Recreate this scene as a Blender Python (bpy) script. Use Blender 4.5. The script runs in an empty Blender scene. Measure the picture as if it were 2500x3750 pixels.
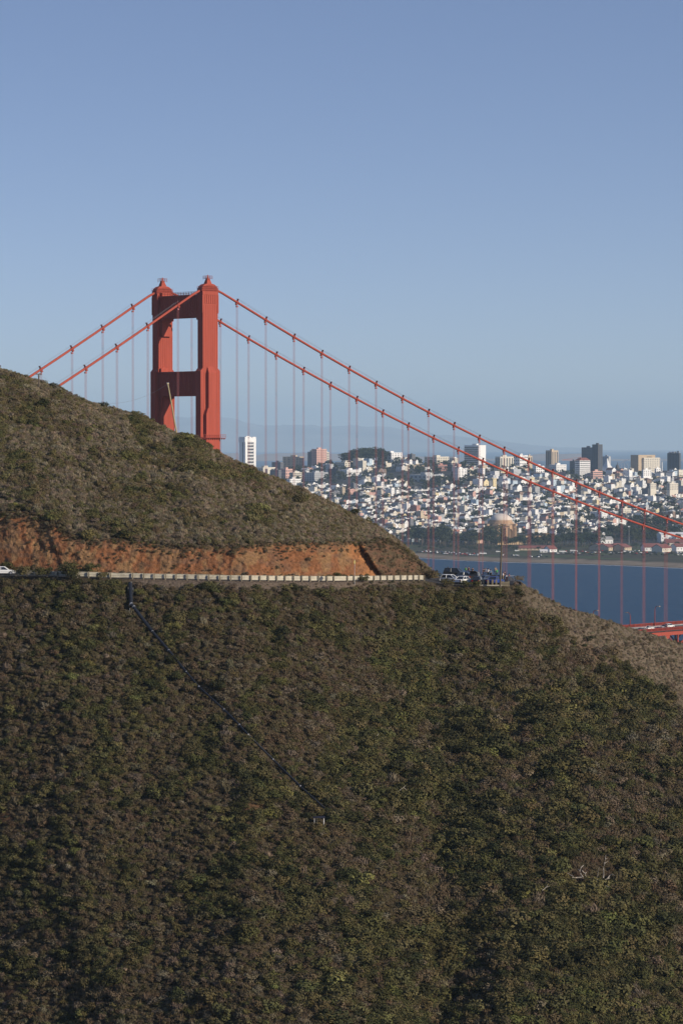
import bpy, math, random
import numpy as np
from mathutils import Vector, Matrix
rnd = random.Random(7)
rs = np.random.RandomState(11)
SC = bpy.context.scene
COL = SC.collection
R = math.radians

# ---------------------------------------------------------------- camera, sky, sun, exposure
F = 11372.6; CAMZ = 163.42; PITCH = 0.0220
cam_d = bpy.data.cameras.new("camera"); cam = bpy.data.objects.new("camera", cam_d); COL.objects.link(cam)
cam_d.sensor_fit = 'HORIZONTAL'; cam_d.sensor_width = 24.0; cam_d.lens = 24.0 * F / 2500.0
cam_d.clip_start = 1.0; cam_d.clip_end = 120000.0
cam.location = (0, 0, CAMZ); cam.rotation_euler = (math.pi / 2 - PITCH, 0, 0)
SC.camera = cam
SUN_AZ, SUN_EL = 120.0, 24.0      # clockwise from +Y, degrees
w = bpy.data.worlds.new("World"); SC.world = w; w.use_nodes = True
nt = w.node_tree; bg = nt.nodes['Background']
sky = nt.nodes.new('ShaderNodeTexSky'); sky.sky_type = 'NISHITA'; sky.sun_disc = False
sky.sun_elevation = R(SUN_EL); sky.sun_rotation = R(SUN_AZ)
sky.altitude = 100; sky.air_density = 1.5; sky.dust_density = 0.5; sky.ozone_density = 3.0
# clear autumn air: the pale band of the sky sits lower over the horizon than in the default atmosphere
tcw = nt.nodes.new('ShaderNodeTexCoord'); maw = nt.nodes.new('ShaderNodeVectorMath'); maw.operation = 'MULTIPLY_ADD'; now = nt.nodes.new('ShaderNodeVectorMath'); now.operation = 'NORMALIZE'
maw.inputs[1].default_value = (1, 1, 3); maw.inputs[2].default_value = (0, 0, 0.066)
nt.links.new(tcw.outputs['Generated'], maw.inputs[0]); nt.links.new(maw.outputs[0], now.inputs[0]); nt.links.new(now.outputs[0], sky.inputs[0])
tnt = nt.nodes.new('ShaderNodeVectorMath'); tnt.operation = 'MULTIPLY'; tnt.inputs[1].default_value = (1.0, 0.90, 1.05)
nt.links.new(sky.outputs[0], tnt.inputs[0]); nt.links.new(tnt.outputs[0], bg.inputs[0]); bg.inputs[1].default_value = 0.134
sl = bpy.data.lights.new("sun", 'SUN'); sl.energy = 4.9; sl.angle = R(0.5); sl.color = (1.0, 0.88, 0.71)
so = bpy.data.objects.new("sun", sl); COL.objects.link(so)
ts = Vector((math.sin(R(SUN_AZ)) * math.cos(R(SUN_EL)), math.cos(R(SUN_AZ)) * math.cos(R(SUN_EL)), math.sin(R(SUN_EL))))
so.rotation_euler = ts.to_track_quat('Z', 'Y').to_euler()
so.location = (300, -300, 600)
vs = SC.view_settings; vs.view_transform = 'Standard'; vs.look = 'None'; vs.exposure = 0.0; vs.gamma = 1.0
SC.cycles.max_bounces = 6; SC.cycles.diffuse_bounces = 2; SC.cycles.volume_bounces = 1
SC.cycles.transparent_max_bounces = 6

# ---------------------------------------------------------------- helpers
def ray(u, v, Y):
    """world point on the line of sight of photo pixel (u, v) at ground distance Y"""
    x = (u - 1250) / F; y = -(v - 1875) / F
    fw = math.cos(PITCH) + y * math.sin(PITCH); up = -math.sin(PITCH) + y * math.cos(PITCH)
    return Vector((x / fw * Y, Y, CAMZ + up / fw * Y))
def zof(v, Y):
    y = -(np.asarray(v) - 1875) / F
    return CAMZ + (-math.sin(PITCH) + y * math.cos(PITCH)) / (math.cos(PITCH) + y * math.sin(PITCH)) * Y
def vof(z, Y):
    t = (np.asarray(z) - CAMZ) / Y
    y = (t * math.cos(PITCH) + math.sin(PITCH)) / (math.cos(PITCH) - t * math.sin(PITCH))
    return 1875 - F * y

def tag(o, label=None, cat=None, group=None, kind=None):
    if label: o['label'] = label
    if cat: o['category'] = cat
    if group: o['group'] = group
    if kind: o['kind'] = kind
    return o
def empty(name, loc=(0, 0, 0), rz=0.0):
    o = bpy.data.objects.new(name, None); o.location = loc; o.rotation_euler = (0, 0, rz); COL.objects.link(o)
    o.empty_display_size = 0.5
    return o
class MB:
    def __init__(s): s.v = []; s.f = []; s.m = []
    def add(s, vs, fs, m=0):
        n = len(s.v); s.v += [tuple(p) for p in vs]; s.f += [tuple(i + n for i in f) for f in fs]; s.m += [m] * len(fs)
    def box(s, x0, x1, y0, y1, z0, z1, m=0, M=None, tx=0.0, ty=0.0):
        """axis-aligned box; tx, ty pull the top face in on each side"""
        vs = [(x0, y0, z0), (x1, y0, z0), (x1, y1, z0), (x0, y1, z0),
              (x0 + tx, y0 + ty, z1), (x1 - tx, y0 + ty, z1), (x1 - tx, y1 - ty, z1), (x0 + tx, y1 - ty, z1)]
        if M: vs = [M @ Vector(p) for p in vs]
        s.add(vs, [(0, 3, 2, 1), (4, 5, 6, 7), (0, 1, 5, 4), (1, 2, 6, 5), (2, 3, 7, 6), (3, 0, 4, 7)], m)
    def tube(s, pts, r, n=6, m=0, cap=True):
        pts = [Vector(p) for p in pts]; k = len(pts)
        rr = r if isinstance(r, (list, tuple)) else [r] * k
        base = len(s.v)
        for i, p in enumerate(pts):
            t = (pts[min(i + 1, k - 1)] - pts[max(i - 1, 0)]).normalized()
            a = Vector((0, 0, 1)) if abs(t.z) < 0.95 else Vector((1, 0, 0))
            e1 = t.cross(a).normalized(); e2 = t.cross(e1)
            for j in range(n):
                q = p + (e1 * math.cos(2 * math.pi * j / n) + e2 * math.sin(2 * math.pi * j / n)) * rr[i]
                s.v.append(tuple(q))
        for i in range(k - 1):
            for j in range(n):
                s.f.append((base + i * n + j, base + i * n + (j + 1) % n, base + (i + 1) * n + (j + 1) % n, base + (i + 1) * n + j)); s.m.append(m)
        if cap:
            s.f.append(tuple(base + j for j in range(n))); s.m.append(m)
            s.f.append(tuple(base + (k - 1) * n + j for j in reversed(range(n)))); s.m.append(m)
    def prism(s, poly, y0, y1, m=0, M=None):
        """poly in the x-z plane, extruded along y"""
        n = len(poly)
        vs = [(p[0], y0, p[1]) for p in poly] + [(p[0], y1, p[1]) for p in poly]
        if M: vs = [M @ Vector(p) for p in vs]
        s.add(vs, [tuple(range(n)), tuple(reversed(range(n, 2 * n)))] + [(i, i + n, (i + 1) % n + n, (i + 1) % n) for i in range(n)], m)
    def cyl(s, x, y, z0, z1, r0, r1=None, n=12, m=0):
        r1 = r0 if r1 is None else r1; b = len(s.v)
        for z, r in ((z0, r0), (z1, r1)):
            for j in range(n): s.v.append((x + r * math.cos(2 * math.pi * j / n), y + r * math.sin(2 * math.pi * j / n), z))
        for j in range(n): s.f.append((b + j, b + (j + 1) % n, b + n + (j + 1) % n, b + n + j)); s.m.append(m)
        s.f.append(tuple(b + j for j in reversed(range(n)))); s.f.append(tuple(b + n + j for j in range(n))); s.m += [m, m]
    def lathe(s, prof, n=16, m=0, c=(0, 0)):
        for (r0, z0), (r1, z1) in zip(prof[:-1], prof[1:]):
            b = len(s.v)
            for z, r in ((z0, r0), (z1, r1)):
                for j in range(n): s.v.append((c[0] + r * math.cos(2 * math.pi * j / n), c[1] + r * math.sin(2 * math.pi * j / n), z))
            for j in range(n): s.f.append((b + j, b + (j + 1) % n, b + n + (j + 1) % n, b + n + j)); s.m.append(m)
    def mesh(s, name, mats):
        me = bpy.data.meshes.new(name); me.from_pydata(s.v, [], s.f)
        for mm in (mats if isinstance(mats, (list, tuple)) else [mats]): me.materials.append(mm)
        if any(s.m): me.polygons.foreach_set('material_index', s.m)
        me.update(); return me
    def build(s, name, mats, parent=None, loc=None, rz=0.0, smooth=False):
        me = s.mesh(name, mats)
        if smooth: me.polygons.foreach_set('use_smooth', [True] * len(me.polygons))
        return link(name, me, parent, loc, rz)
def link(name, me, parent=None, loc=None, rz=0.0):
    o = bpy.data.objects.new(name, me); COL.objects.link(o)
    if parent: o.parent = parent
    if loc is not None: o.location = loc
    if rz: o.rotation_euler = (0, 0, rz)
    return o
def kids(o): return [c for c in bpy.data.objects if c.parent == o]
def copy_tree(o, parent=None, ch=None):
    c = o.copy(); COL.objects.link(c); c.parent = parent
    for k in (kids(o) if ch is None else ch): copy_tree(k, c)
    return c
def np_mesh(name, verts, quads, mats, attrs=None, midx=None, smooth=False):
    me = bpy.data.meshes.new(name)
    verts = np.asarray(verts, dtype=np.float32); quads = np.asarray(quads, dtype=np.int32)
    nv, nf, k = len(verts), len(quads), quads.shape[1]
    me.vertices.add(nv); me.vertices.foreach_set('co', verts.ravel())
    me.loops.add(nf * k); me.loops.foreach_set('vertex_index', quads.ravel())
    me.polygons.add(nf); me.polygons.foreach_set('loop_start', np.arange(0, nf * k, k, dtype=np.int32))
    me.polygons.foreach_set('loop_total', np.full(nf, k, dtype=np.int32))
    for mm in (mats if isinstance(mats, (list, tuple)) else [mats]): me.materials.append(mm)
    if midx is not None: me.polygons.foreach_set('material_index', np.asarray(midx, dtype=np.int32))
    me.polygons.foreach_set('use_smooth', np.full(nf, smooth))
    me.update(calc_edges=True)
    for an, (dom, arr) in (attrs or {}).items():
        arr = np.asarray(arr, dtype=np.float32)
        a = me.attributes.new(an, 'FLOAT_COLOR', dom)
        a.data.foreach_set('color', np.hstack([arr, np.ones((len(arr), 1), np.float32)]).ravel())
    return me
_lat = np.random.RandomState(5).rand(512, 512)
def vnoise(x, y):
    xi = np.floor(x).astype(int); yi = np.floor(y).astype(int); fx = x - xi; fy = y - yi
    fx = fx * fx * (3 - 2 * fx); fy = fy * fy * (3 - 2 * fy)
    g = lambda a, b: _lat[a % 512, b % 512]
    return (g(xi, yi) * (1 - fx) + g(xi + 1, yi) * fx) * (1 - fy) + (g(xi, yi + 1) * (1 - fx) + g(xi + 1, yi + 1) * fx) * fy
def fbm(x, y, o=4):
    s = 0; a = 0.5; t = 0
    for i in range(o): s = s + a * vnoise(x * 2 ** i + 17.3 * i, y * 2 ** i + 9.1 * i); t += a; a *= 0.5
    return s / t
def sstep(a, b, x): t = np.clip((x - a) / (b - a), 0, 1); return t * t * (3 - 2 * t)

# ---------------------------------------------------------------- materials
MATS = {}
def mat(name, col, rough=0.6, metal=0.0, spec=0.4, noise=0.0, nscale=1.0, bump=0.0, bscale=None, attr=None, attr_type='GEOMETRY', objcol=False, stretch=None):
    m = bpy.data.materials.new(name); m.use_nodes = True; n = m.node_tree; b = n.nodes['Principled BSDF']
    b.inputs['Roughness'].default_value = rough; b.inputs['Metallic'].default_value = metal
    b.inputs['Specular IOR Level'].default_value = spec
    src = None
    if attr:
        a = n.nodes.new('ShaderNodeAttribute'); a.attribute_name = attr; a.attribute_type = attr_type; src = a.outputs['Color']
    elif objcol:
        a = n.nodes.new('ShaderNodeObjectInfo'); src = a.outputs['Color']
    tc = n.nodes.new('ShaderNodeTexCoord'); vec = tc.outputs['Object']
    if stretch:
        mp = n.nodes.new('ShaderNodeMapping'); mp.inputs['Scale'].default_value = stretch; n.links.new(vec, mp.inputs['Vector']); vec = mp.outputs[0]
    if noise > 0:
        t = n.nodes.new('ShaderNodeTexNoise'); t.inputs['Scale'].default_value = nscale; t.inputs['Detail'].default_value = 6
        n.links.new(vec, t.inputs['Vector'])
        mr = n.nodes.new('ShaderNodeMapRange'); mr.inputs[1].default_value = 0.3; mr.inputs[2].default_value = 0.7
        mr.inputs[3].default_value = 1 - noise; mr.inputs[4].default_value = 1 + noise
        n.links.new(t.outputs['Fac'], mr.inputs[0])
        mx = n.nodes.new('ShaderNodeVectorMath'); mx.operation = 'SCALE'
        if src: n.links.new(src, mx.inputs[0])
        else: mx.inputs[0].default_value = col
        n.links.new(mr.outputs[0], mx.inputs['Scale']); n.links.new(mx.outputs[0], b.inputs['Base Color'])
    elif src: n.links.new(src, b.inputs['Base Color'])
    else: b.inputs['Base Color'].default_value = (*col, 1)
    if bump > 0:
        t2 = n.nodes.new('ShaderNodeTexNoise'); t2.inputs['Scale'].default_value = bscale or nscale; t2.inputs['Detail'].default_value = 8
        n.links.new(vec, t2.inputs['Vector'])
        bm = n.nodes.new('ShaderNodeBump'); bm.inputs['Strength'].default_value = 1.0; bm.inputs['Distance'].default_value = bump
        n.links.new(t2.outputs['Fac'], bm.inputs['Height']); n.links.new(bm.outputs[0], b.inputs['Normal'])
    MATS[name] = m; return m
M_orange = mat('international_orange_paint', (0.345, 0.070, 0.045), 0.7, spec=0.12, noise=0.10, nscale=0.35, stretch=(3, 3, 0.25))
M_orange_d = mat('weathered_orange_paint', (0.28, 0.055, 0.038), 0.7, spec=0.12, noise=0.15, nscale=0.6)
M_rope = mat('suspender_rope_steel', (0.34, 0.12, 0.12), 0.7, spec=0.1)
M_road = mat('asphalt', (0.06, 0.06, 0.062), 0.9, noise=0.2, nscale=0.3)
M_ground = mat('hillside_soil', (0.1, 0.08, 0.05), 0.95, spec=0.05, noise=0.34, nscale=2.0, bump=0.35, bscale=1.7, attr='tint')
M_leaf = mat('scrub_leaf', (0.1, 0.1, 0.1), 0.9, spec=0.04, attr='tint', attr_type='INSTANCER')
M_leafo = mat('shrub_leaf', (0.1, 0.1, 0.1), 0.9, spec=0.04, objcol=True)
M_tree = mat('city_tree_leaf', (0.1, 0.1, 0.1), 0.85, spec=0.1, objcol=True)
M_bark = mat('bark', (0.10, 0.075, 0.055), 0.9)
M_dead = mat('bleached_wood', (0.36, 0.32, 0.27), 0.8, noise=0.2, nscale=3)
M_pole = mat('weathered_pole_wood', (0.12, 0.095, 0.07), 0.85, noise=0.25, nscale=2, stretch=(6, 6, 0.5))
M_polel = mat('yellowed_pole_wood', (0.36, 0.30, 0.17), 0.85, noise=0.2, nscale=2, stretch=(6, 6, 0.5))
M_rail = mat('weathered_rail_paint', (0.43, 0.395, 0.31), 0.6, noise=0.22, nscale=1.5)
M_post = mat('old_post_wood', (0.22, 0.185, 0.125), 0.85, noise=0.3, nscale=3)
M_pipe = mat('black_corrugated_plastic', (0.014, 0.015, 0.018), 0.45, spec=0.5)
M_galv = mat('galvanized_steel', (0.32, 0.33, 0.35), 0.5, metal=0.3)
M_white = mat('white_paint', (0.68, 0.67, 0.65), 0.5)
M_glass = mat('dark_glass', (0.03, 0.035, 0.045), 0.15, spec=0.6)
M_win = mat('window_dark', (0.07, 0.075, 0.09), 0.35, spec=0.5)
M_rubber = mat('rubber', (0.02, 0.02, 0.02), 0.8)
M_chrome = mat('rim_metal', (0.45, 0.45, 0.47), 0.35, metal=0.6)
M_red = mat('tail_lamp_red', (0.45, 0.02, 0.02), 0.3)
M_sand = mat('beach_sand', (0.30, 0.235, 0.17), 0.95, spec=0.1, noise=0.12, nscale=0.02)
M_wetsand = mat('wet_sand', (0.16, 0.13, 0.10), 0.6, noise=0.1, nscale=0.02)
M_lawn = mat('lawn', (0.085, 0.11, 0.045), 0.95, spec=0.1, noise=0.25, nscale=0.02)
M_foam = mat('surf_foam', (0.75, 0.76, 0.76), 0.7)
M_cityg = mat('city_ground', (0.075, 0.078, 0.07), 0.95, spec=0.1, noise=0.35, nscale=0.02)
M_facade = mat('city_wall', (0.5, 0.5, 0.5), 0.8, spec=0.2, attr='tint')
M_wall = mat('painted_wall', (0.5, 0.5, 0.5), 0.8, spec=0.2, objcol=True, noise=0.06, nscale=0.3)
M_roofr = mat('red_tile_roof', (0.20, 0.075, 0.06), 0.8, noise=0.15, nscale=0.3)
M_roofg = mat('flat_roof_gravel', (0.34, 0.33, 0.31), 0.9, noise=0.2, nscale=0.3)
M_hills = mat('distant_dry_hills', (0.33, 0.31, 0.26), 0.95, spec=0.1, noise=0.3, nscale=0.0008)
M_hillc = mat('distant_tan_hills', (0.30, 0.22, 0.16), 0.95, spec=0.1, noise=0.2, nscale=0.002)

# ---------------------------------------------------------------- sea, far hills
def grid_mesh(name, X, Y, Z, mats, attrs=None, smooth=True):
    n, m = X.shape
    idx = np.arange(n * m).reshape(n, m)
    q = np.stack([idx[:-1, :-1], idx[:-1, 1:], idx[1:, 1:], idx[1:, :-1]], -1).reshape(-1, 4)
    return np_mesh(name, np.stack([X, Y, Z], -1).reshape(-1, 3), q, mats, attrs, smooth=smooth)
mw = bpy.data.materials.new('sea_water'); mw.use_nodes = True
n = mw.node_tree; b = n.nodes['Principled BSDF']
b.inputs['Base Color'].default_value = (0.006, 0.037, 0.078, 1); b.inputs['Roughness'].default_value = 0.45; b.inputs['Specular IOR Level'].default_value = 0.14
tc = n.nodes.new('ShaderNodeTexCoord'); mp = n.nodes.new('ShaderNodeMapping'); mp.inputs['Scale'].default_value = (0.05, 0.012, 0.05); mp.inputs['Rotation'].default_value = (0, 0, 0.15)
t = n.nodes.new('ShaderNodeTexNoise'); t.inputs['Scale'].default_value = 1.0; t.inputs['Detail'].default_value = 9; t.inputs['Roughness'].default_value = 0.65
bm = n.nodes.new('ShaderNodeBump'); bm.inputs['Strength'].default_value = 0.9; bm.inputs['Distance'].default_value = 3.0
n.links.new(tc.outputs['Object'], mp.inputs[0]); n.links.new(mp.outputs[0], t.inputs['Vector']); n.links.new(t.outputs['Fac'], bm.inputs['Height']); n.links.new(bm.outputs[0], b.inputs['Normal'])
xs = np.linspace(-17000, 17000, 35); ys = np.linspace(-800, 78000, 79)
X, Y = np.meshgrid(xs, ys)
tag(link('water', grid_mesh('water', X, Y, X * 0, mw)), kind='structure')

def hill_range(name, Y0, depth, pts, m, seed):
    """a range of hills: pts = (u, v of the crest)"""
    us = np.linspace(-1800, 4400, 220); vc = np.interp(us, [p[0] for p in pts], [p[1] for p in pts])
    t = np.linspace(0, 1, 26)
    U, T = np.meshgrid(us, t)
    Yg = Y0 + depth * T; Xg = (U - 1250) / F * Y0 * (1 + 0.15 * T)
    crest = zof(vc, Y0 + depth * 0.5)[None, :] + (fbm(U * 0.012 + seed, U * 0 + 3.3, 5) - 0.5) * 60
    prof = np.sin(np.pi * np.clip(T, 0, 1)) ** 0.8
    Zg = np.maximum(crest, 5) * prof * (0.86 + 0.28 * fbm(U * 0.02 + seed, T * 7, 5)) + 1
    return tag(link(name, grid_mesh(name, Xg, Yg, Zg, m)), kind='structure')
hill_range('far_hills', 60000, 14000, [(-1800, 1560), (300, 1545), (700, 1522), (1000, 1560), (1400, 1562), (1700, 1600), (2000, 1632), (2300, 1650), (2600, 1660), (4400, 1640)], M_hills, 1)
hill_range('near_bay_hills', 29500, 3500, [(-1800, 1640), (700, 1655), (1000, 1662), (1300, 1666), (1650, 1675), (1880, 1682), (1925, 1668), (1985, 1659), (2060, 1662), (2120, 1664), (2180, 1678), (2240, 1684), (2700, 1683), (4400, 1670)], M_hillc, 9)

# ---------------------------------------------------------------- near hill: profiles per viewing column
def I(tab): return lambda u: np.interp(u, [p[0] for p in tab], [p[1] for p in tab])
f_vr = I([(-3000, 2090), (0, 2108), (200, 2112), (450, 2119), (900, 2128), (1200, 2130), (1550, 2126), (1620, 2140), (1700, 2144), (1850, 2146), (1885, 2140), (1930, 2152), (1993, 2190), (2072, 2230), (2168, 2257), (2279, 2298), (2359, 2317), (2500, 2366), (3000, 2560), (4500, 3000)])
f_Yr = I([(-3000, 600), (-500, 560), (0, 549), (300, 545), (900, 548), (1200, 560), (1500, 578), (1600, 586), (1850, 590), (2000, 600), (2500, 625), (4500, 700)])
f_pad = I([(-3000, 9.5), (1400, 9.5), (1560, 14), (1650, 26), (1820, 24), (1870, 14), (1905, 3), (1950, 0.6), (4500, 0.6)])
f_vc = I([(-3000, 900), (-900, 1180), (0, 1352), (112, 1390), (207, 1420), (287, 1463), (383, 1491), (462, 1511), (558, 1548), (638, 1586), (717, 1610), (813, 1668), (893, 1714), (988, 1747), (1116, 1799), (1243, 1855), (1355, 1915), (1407, 1945), (1467, 1990), (1546, 2062), (1585, 2100), (1620, 2119), (1850, 2125), (1880, 2128), (1905, 2130), (1930, 2149), (1993, 2189), (2072, 2229), (2168, 2256), (2279, 2297), (2359, 2316), (2500, 2365), (3000, 2559), (4500, 2999)])
f_vb = I([(-3000, 1700), (-300, 1860), (0, 1878), (130, 1880), (160, 1903), (250, 1945), (310, 1984), (400, 1974), (516, 1989), (630, 1998), (860, 1999), (963, 1990), (1070, 1983), (1315, 1985), (1407, 1974), (1467, 2000), (1546, 2066), (1585, 2104), (1620, 2120), (1850, 2126), (1880, 2129), (1905, 2131), (1930, 2149.5), (1993, 2189.5), (2072, 2229.5), (2168, 2256.5), (2279, 2297.5), (2359, 2316.5), (2500, 2365.5), (3000, 2559.5), (4500, 2999.5)])
f_dc = I([(-3000, 120), (0, 66), (500, 60), (900, 46), (1200, 30), (1400, 16), (1546, 6), (1620, 1.5), (1905, 0.5), (4500, 0.5)])
RL, RP, RBK, RU, RB = 260, 14, 46, 110, 40      # rows: lower slope, road pad, cut bank, upper slope, behind the crest
def profiles(us):
    us = np.asarray(us, float)
    Yr = f_Yr(us); zr = zof(f_vr(us), Yr); pad = f_pad(us)
    # lower slope, from the valley up to the road edge
    d = np.linspace(0, 1, RL) ** 1.15 * 190.0                       # horizontal distance in front of the road edge
    D = d[:, None]
    U = us[None, :] + 0 * D
    tan = 0.70 + 0.015 * np.sin(U / 420.0)
    relief = (fbm(U / 420.0 + D / 26.0 + 3, D / 22.0 - U / 560.0 + 9, 3) - 0.5) * 4.6 * sstep(2, 30, D) + (fbm(U / 130.0 + D / 9.0 + 5, D / 9.0 - U / 150.0 + 30, 3) - 0.5) * 1.3 * sstep(1, 12, D)
    gul = -2.5 * np.exp(-((U - 2200 + D * 3) / 320.0) ** 2) * sstep(20, 70, D) - 4.0 * np.exp(-((U - 120 - D * 1.5) / 110.0) ** 2) * sstep(50, 90, D)
    drop = np.where(D < 1.5, 0.15 * D, 0.22 + tan * (D - 1.5))
    drop = np.where(D > 100, 0.22 + tan * 98.5 + (D - 100) * (tan - 0.35 * sstep(100, 190, D)), drop)
    nose = sstep(1860, 2050, U)
    drop = drop * (1 - nose) + nose * (drop - 0.35 * 14 * (1 - np.exp(-D / 14.0)))
    turn = 0.44 * (U - 900) / F * Yr[None, :] * sstep(14, 95, D) * (1 - sstep(120, 190, D))  # tilts the lower slope away from the sun, shaped to darken its foot
    ZL = zr[None, :] - drop + relief + gul + turn
    YL = Yr[None, :] - D
    YL, ZL = YL[::-1], ZL[::-1]
    t = np.linspace(0, 1, RP + 1)[1:, None]
    rise = 0.10 + 0.95 * sstep(1590, 1650, us) * (1 - sstep(1862, 1900, us))
    YP = Yr + pad * t; ZP = zr + rise * t ** 1.6 + 0 * YP
    Yb0 = Yr + pad; zb0 = zr + rise
    vb = f_vb(us) + (fbm(us / 16.0, us * 0 + 7.7, 4) - 0.5) * 26 * sstep(1480, 1300, us)
    h = np.zeros_like(us)
    for _ in range(30): h = zof(vb, Yb0 + h / 1.45) - zb0
    h = np.maximum(h, 0.02)
    t = np.linspace(0, 1, RBK + 1)[1:, None]
    YB = Yb0 + h / 1.45 * t; ZB = zb0 + h * (t ** 0.9)
    w_ = np.clip(h / 4.0, 0, 1) * np.sin(np.pi * np.clip(t, 0, 1)) ** 0.5
    vv = vof(ZB, YB); U = us[None, :] + 0 * t
    rill = (fbm(U / 8.0, vv / 14.0, 4) - 0.5) * 0.9 + (fbm(U / 45.0 + 7, vv / 40.0, 4) - 0.5) * 1.3
    step = -2.6 * sstep(-4, 4, U - (1315 + (vv - 1985) * 0.62)) * sstep(1300, 1320, U) * (1 - sstep(1440, 1520, U))
    step2 = -0.7 * sstep(-4, 4, U - (155 + (vv - 1900) * 0.42)) * sstep(150, 170, U) * (1 - sstep(200, 300, U))
    YB = YB + (rill + step + step2) * w_
    Yt = Yb0 + h / 1.45
    t = np.linspace(0, 1, RU + 1)[1:, None]
    vc = f_vc(us); dc = f_dc(us)
    YU = Yt + dc * t
    U = us[None, :] + 0 * t
    VU = vb + (vc - vb) * (1 - (1 - t) ** 1.35)
    ZU = zof(VU, YU) + (fbm(U / 90.0, t * 5 + U / 400, 4) - 0.5) * 2.4 * np.sin(np.pi * t) * np.clip(dc / 30, 0, 1)
    Yc = Yt + dc; zc = zof(vc, Yc)
    t = np.linspace(0, 1, RB + 1)[1:, None]
    YK = Yc + 420 * t ** 1.5; s = YK - Yc
    ZK = np.maximum(zc - 0.02 * s - 0.5 * np.maximum(s - 3, 0) * sstep(0, 30, s), 0.6) + 0 * s
    return np.vstack([YL, YP, YB, YU, YK]), np.vstack([ZL, ZP, ZB, ZU, ZK])
us = np.concatenate([np.linspace(-3000, -350, 70), np.arange(-340, 2860, 6.0), np.linspace(2870, 4500, 50)])
PY, PZ = profiles(us)
PA = (us - 1250) / F / math.cos(PITCH)
PX = PA[None, :] * PY
PU = us[None, :] + 0 * PY
PV = vof(PZ, PY)
rows = PY.shape[0]
r0, r1, r2, r3 = RL, RL + RP, RL + RP + RBK, RL + RP + RBK + RU
soil = np.array([0.056, 0.044, 0.027]); tan_ = np.array([0.13, 0.102, 0.074]); orange = np.array([0.182, 0.080, 0.038]); ochre = np.array([0.205, 0.118, 0.058])
purple = np.array([0.105, 0.062, 0.040]); gravel = np.array([0.115, 0.088, 0.066]); asph = np.array([0.055, 0.054, 0.055]); bright = np.array([0.36, 0.165, 0.07])
def mixc(a, b_, t): return a * (1 - t[..., None]) + b_ * t[..., None]
def ground_tint(U, V, rowidx):
    c = soil + 0 * U[..., None]
    nz = fbm(U / 60.0, V / 40.0, 4)
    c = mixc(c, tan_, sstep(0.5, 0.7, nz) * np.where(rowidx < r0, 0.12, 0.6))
    # the worn dry ridge on the right
    c = mixc(c, tan_ * 1.1, np.clip(sstep(1850, 2000, U) * (1 - sstep(90, 420, V - f_vc(U))), 0, 1) * 0.8)
    isl = rowidx < r0
    for (bu, bv, bs) in ((20, 3000, 45), (930, 2975, 60), (20, 3640, 60), (1940, 2330, 70), (2130, 2420, 80)):
        c = mixc(c, orange * 0.8, np.exp(-((U - bu) ** 2 + ((V - bv) * 1.6) ** 2) / bs ** 2) * isl * 0.5)
    g = isl * sstep(440, 520, U) * (1 - sstep(1350, 1600, U)) * (1 - sstep(22, 40, V - f_vr(U)))
    c = mixc(c, gravel, g)
    isp = (rowidx >= r0) & (rowidx < r1)
    c = np.where(isp[..., None], asph, c)
    isb = (rowidx >= r1) & (rowidx < r2)
    k = fbm(U / 26.0, V / 40.0, 4)
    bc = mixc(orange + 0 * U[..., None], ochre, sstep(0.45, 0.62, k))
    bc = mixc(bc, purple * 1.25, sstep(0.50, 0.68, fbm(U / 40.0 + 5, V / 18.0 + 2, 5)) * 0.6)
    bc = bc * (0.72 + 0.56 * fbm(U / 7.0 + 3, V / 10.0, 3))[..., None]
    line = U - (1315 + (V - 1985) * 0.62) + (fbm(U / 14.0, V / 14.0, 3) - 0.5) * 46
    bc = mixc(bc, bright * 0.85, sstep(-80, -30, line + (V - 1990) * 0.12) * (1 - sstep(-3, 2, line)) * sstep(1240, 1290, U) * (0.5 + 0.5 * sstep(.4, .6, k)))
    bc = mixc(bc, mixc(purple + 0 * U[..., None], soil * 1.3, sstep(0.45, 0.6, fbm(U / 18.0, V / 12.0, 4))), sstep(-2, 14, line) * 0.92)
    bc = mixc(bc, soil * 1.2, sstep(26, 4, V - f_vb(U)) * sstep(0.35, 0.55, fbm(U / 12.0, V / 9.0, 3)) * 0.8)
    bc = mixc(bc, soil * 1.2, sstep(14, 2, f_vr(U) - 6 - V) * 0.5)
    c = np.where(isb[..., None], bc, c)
    isu = (rowidx >= r2) & (rowidx < r3)
    red = isu * sstep(1340, 1380, U) * (1 - sstep(1540, 1580, U)) * sstep(6, 12, V - f_vc(U))
    c = mixc(c, orange * 0.62, red * sstep(.35, .55, k) * 0.9)
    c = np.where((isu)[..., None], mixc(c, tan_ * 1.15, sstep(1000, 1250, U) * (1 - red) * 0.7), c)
    return c
ridx = np.arange(rows)[:, None] + 0 * PU
TI = ground_tint(PU, PV, ridx)
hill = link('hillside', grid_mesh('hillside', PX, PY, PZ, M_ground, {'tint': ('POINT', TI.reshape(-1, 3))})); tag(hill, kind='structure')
def ground_at(u, v):
    """point of the lower slope seen at photo pixel (u, v)"""
    Yp, Zp = profiles([u]); Yp = Yp[:r0, 0]; Zp = Zp[:r0, 0]; Vp = vof(Zp, Yp)
    i = np.argsort(Vp); Yv = float(np.interp(v, Vp[i], Yp[i]))
    return ray(u, v, Yv)
def ground_z(u, Yq):
    Yp, Zp = profiles([u]); i = np.argsort(Yp[:, 0])
    return float(np.interp(Yq, Yp[i, 0], Zp[i, 0]))
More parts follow.
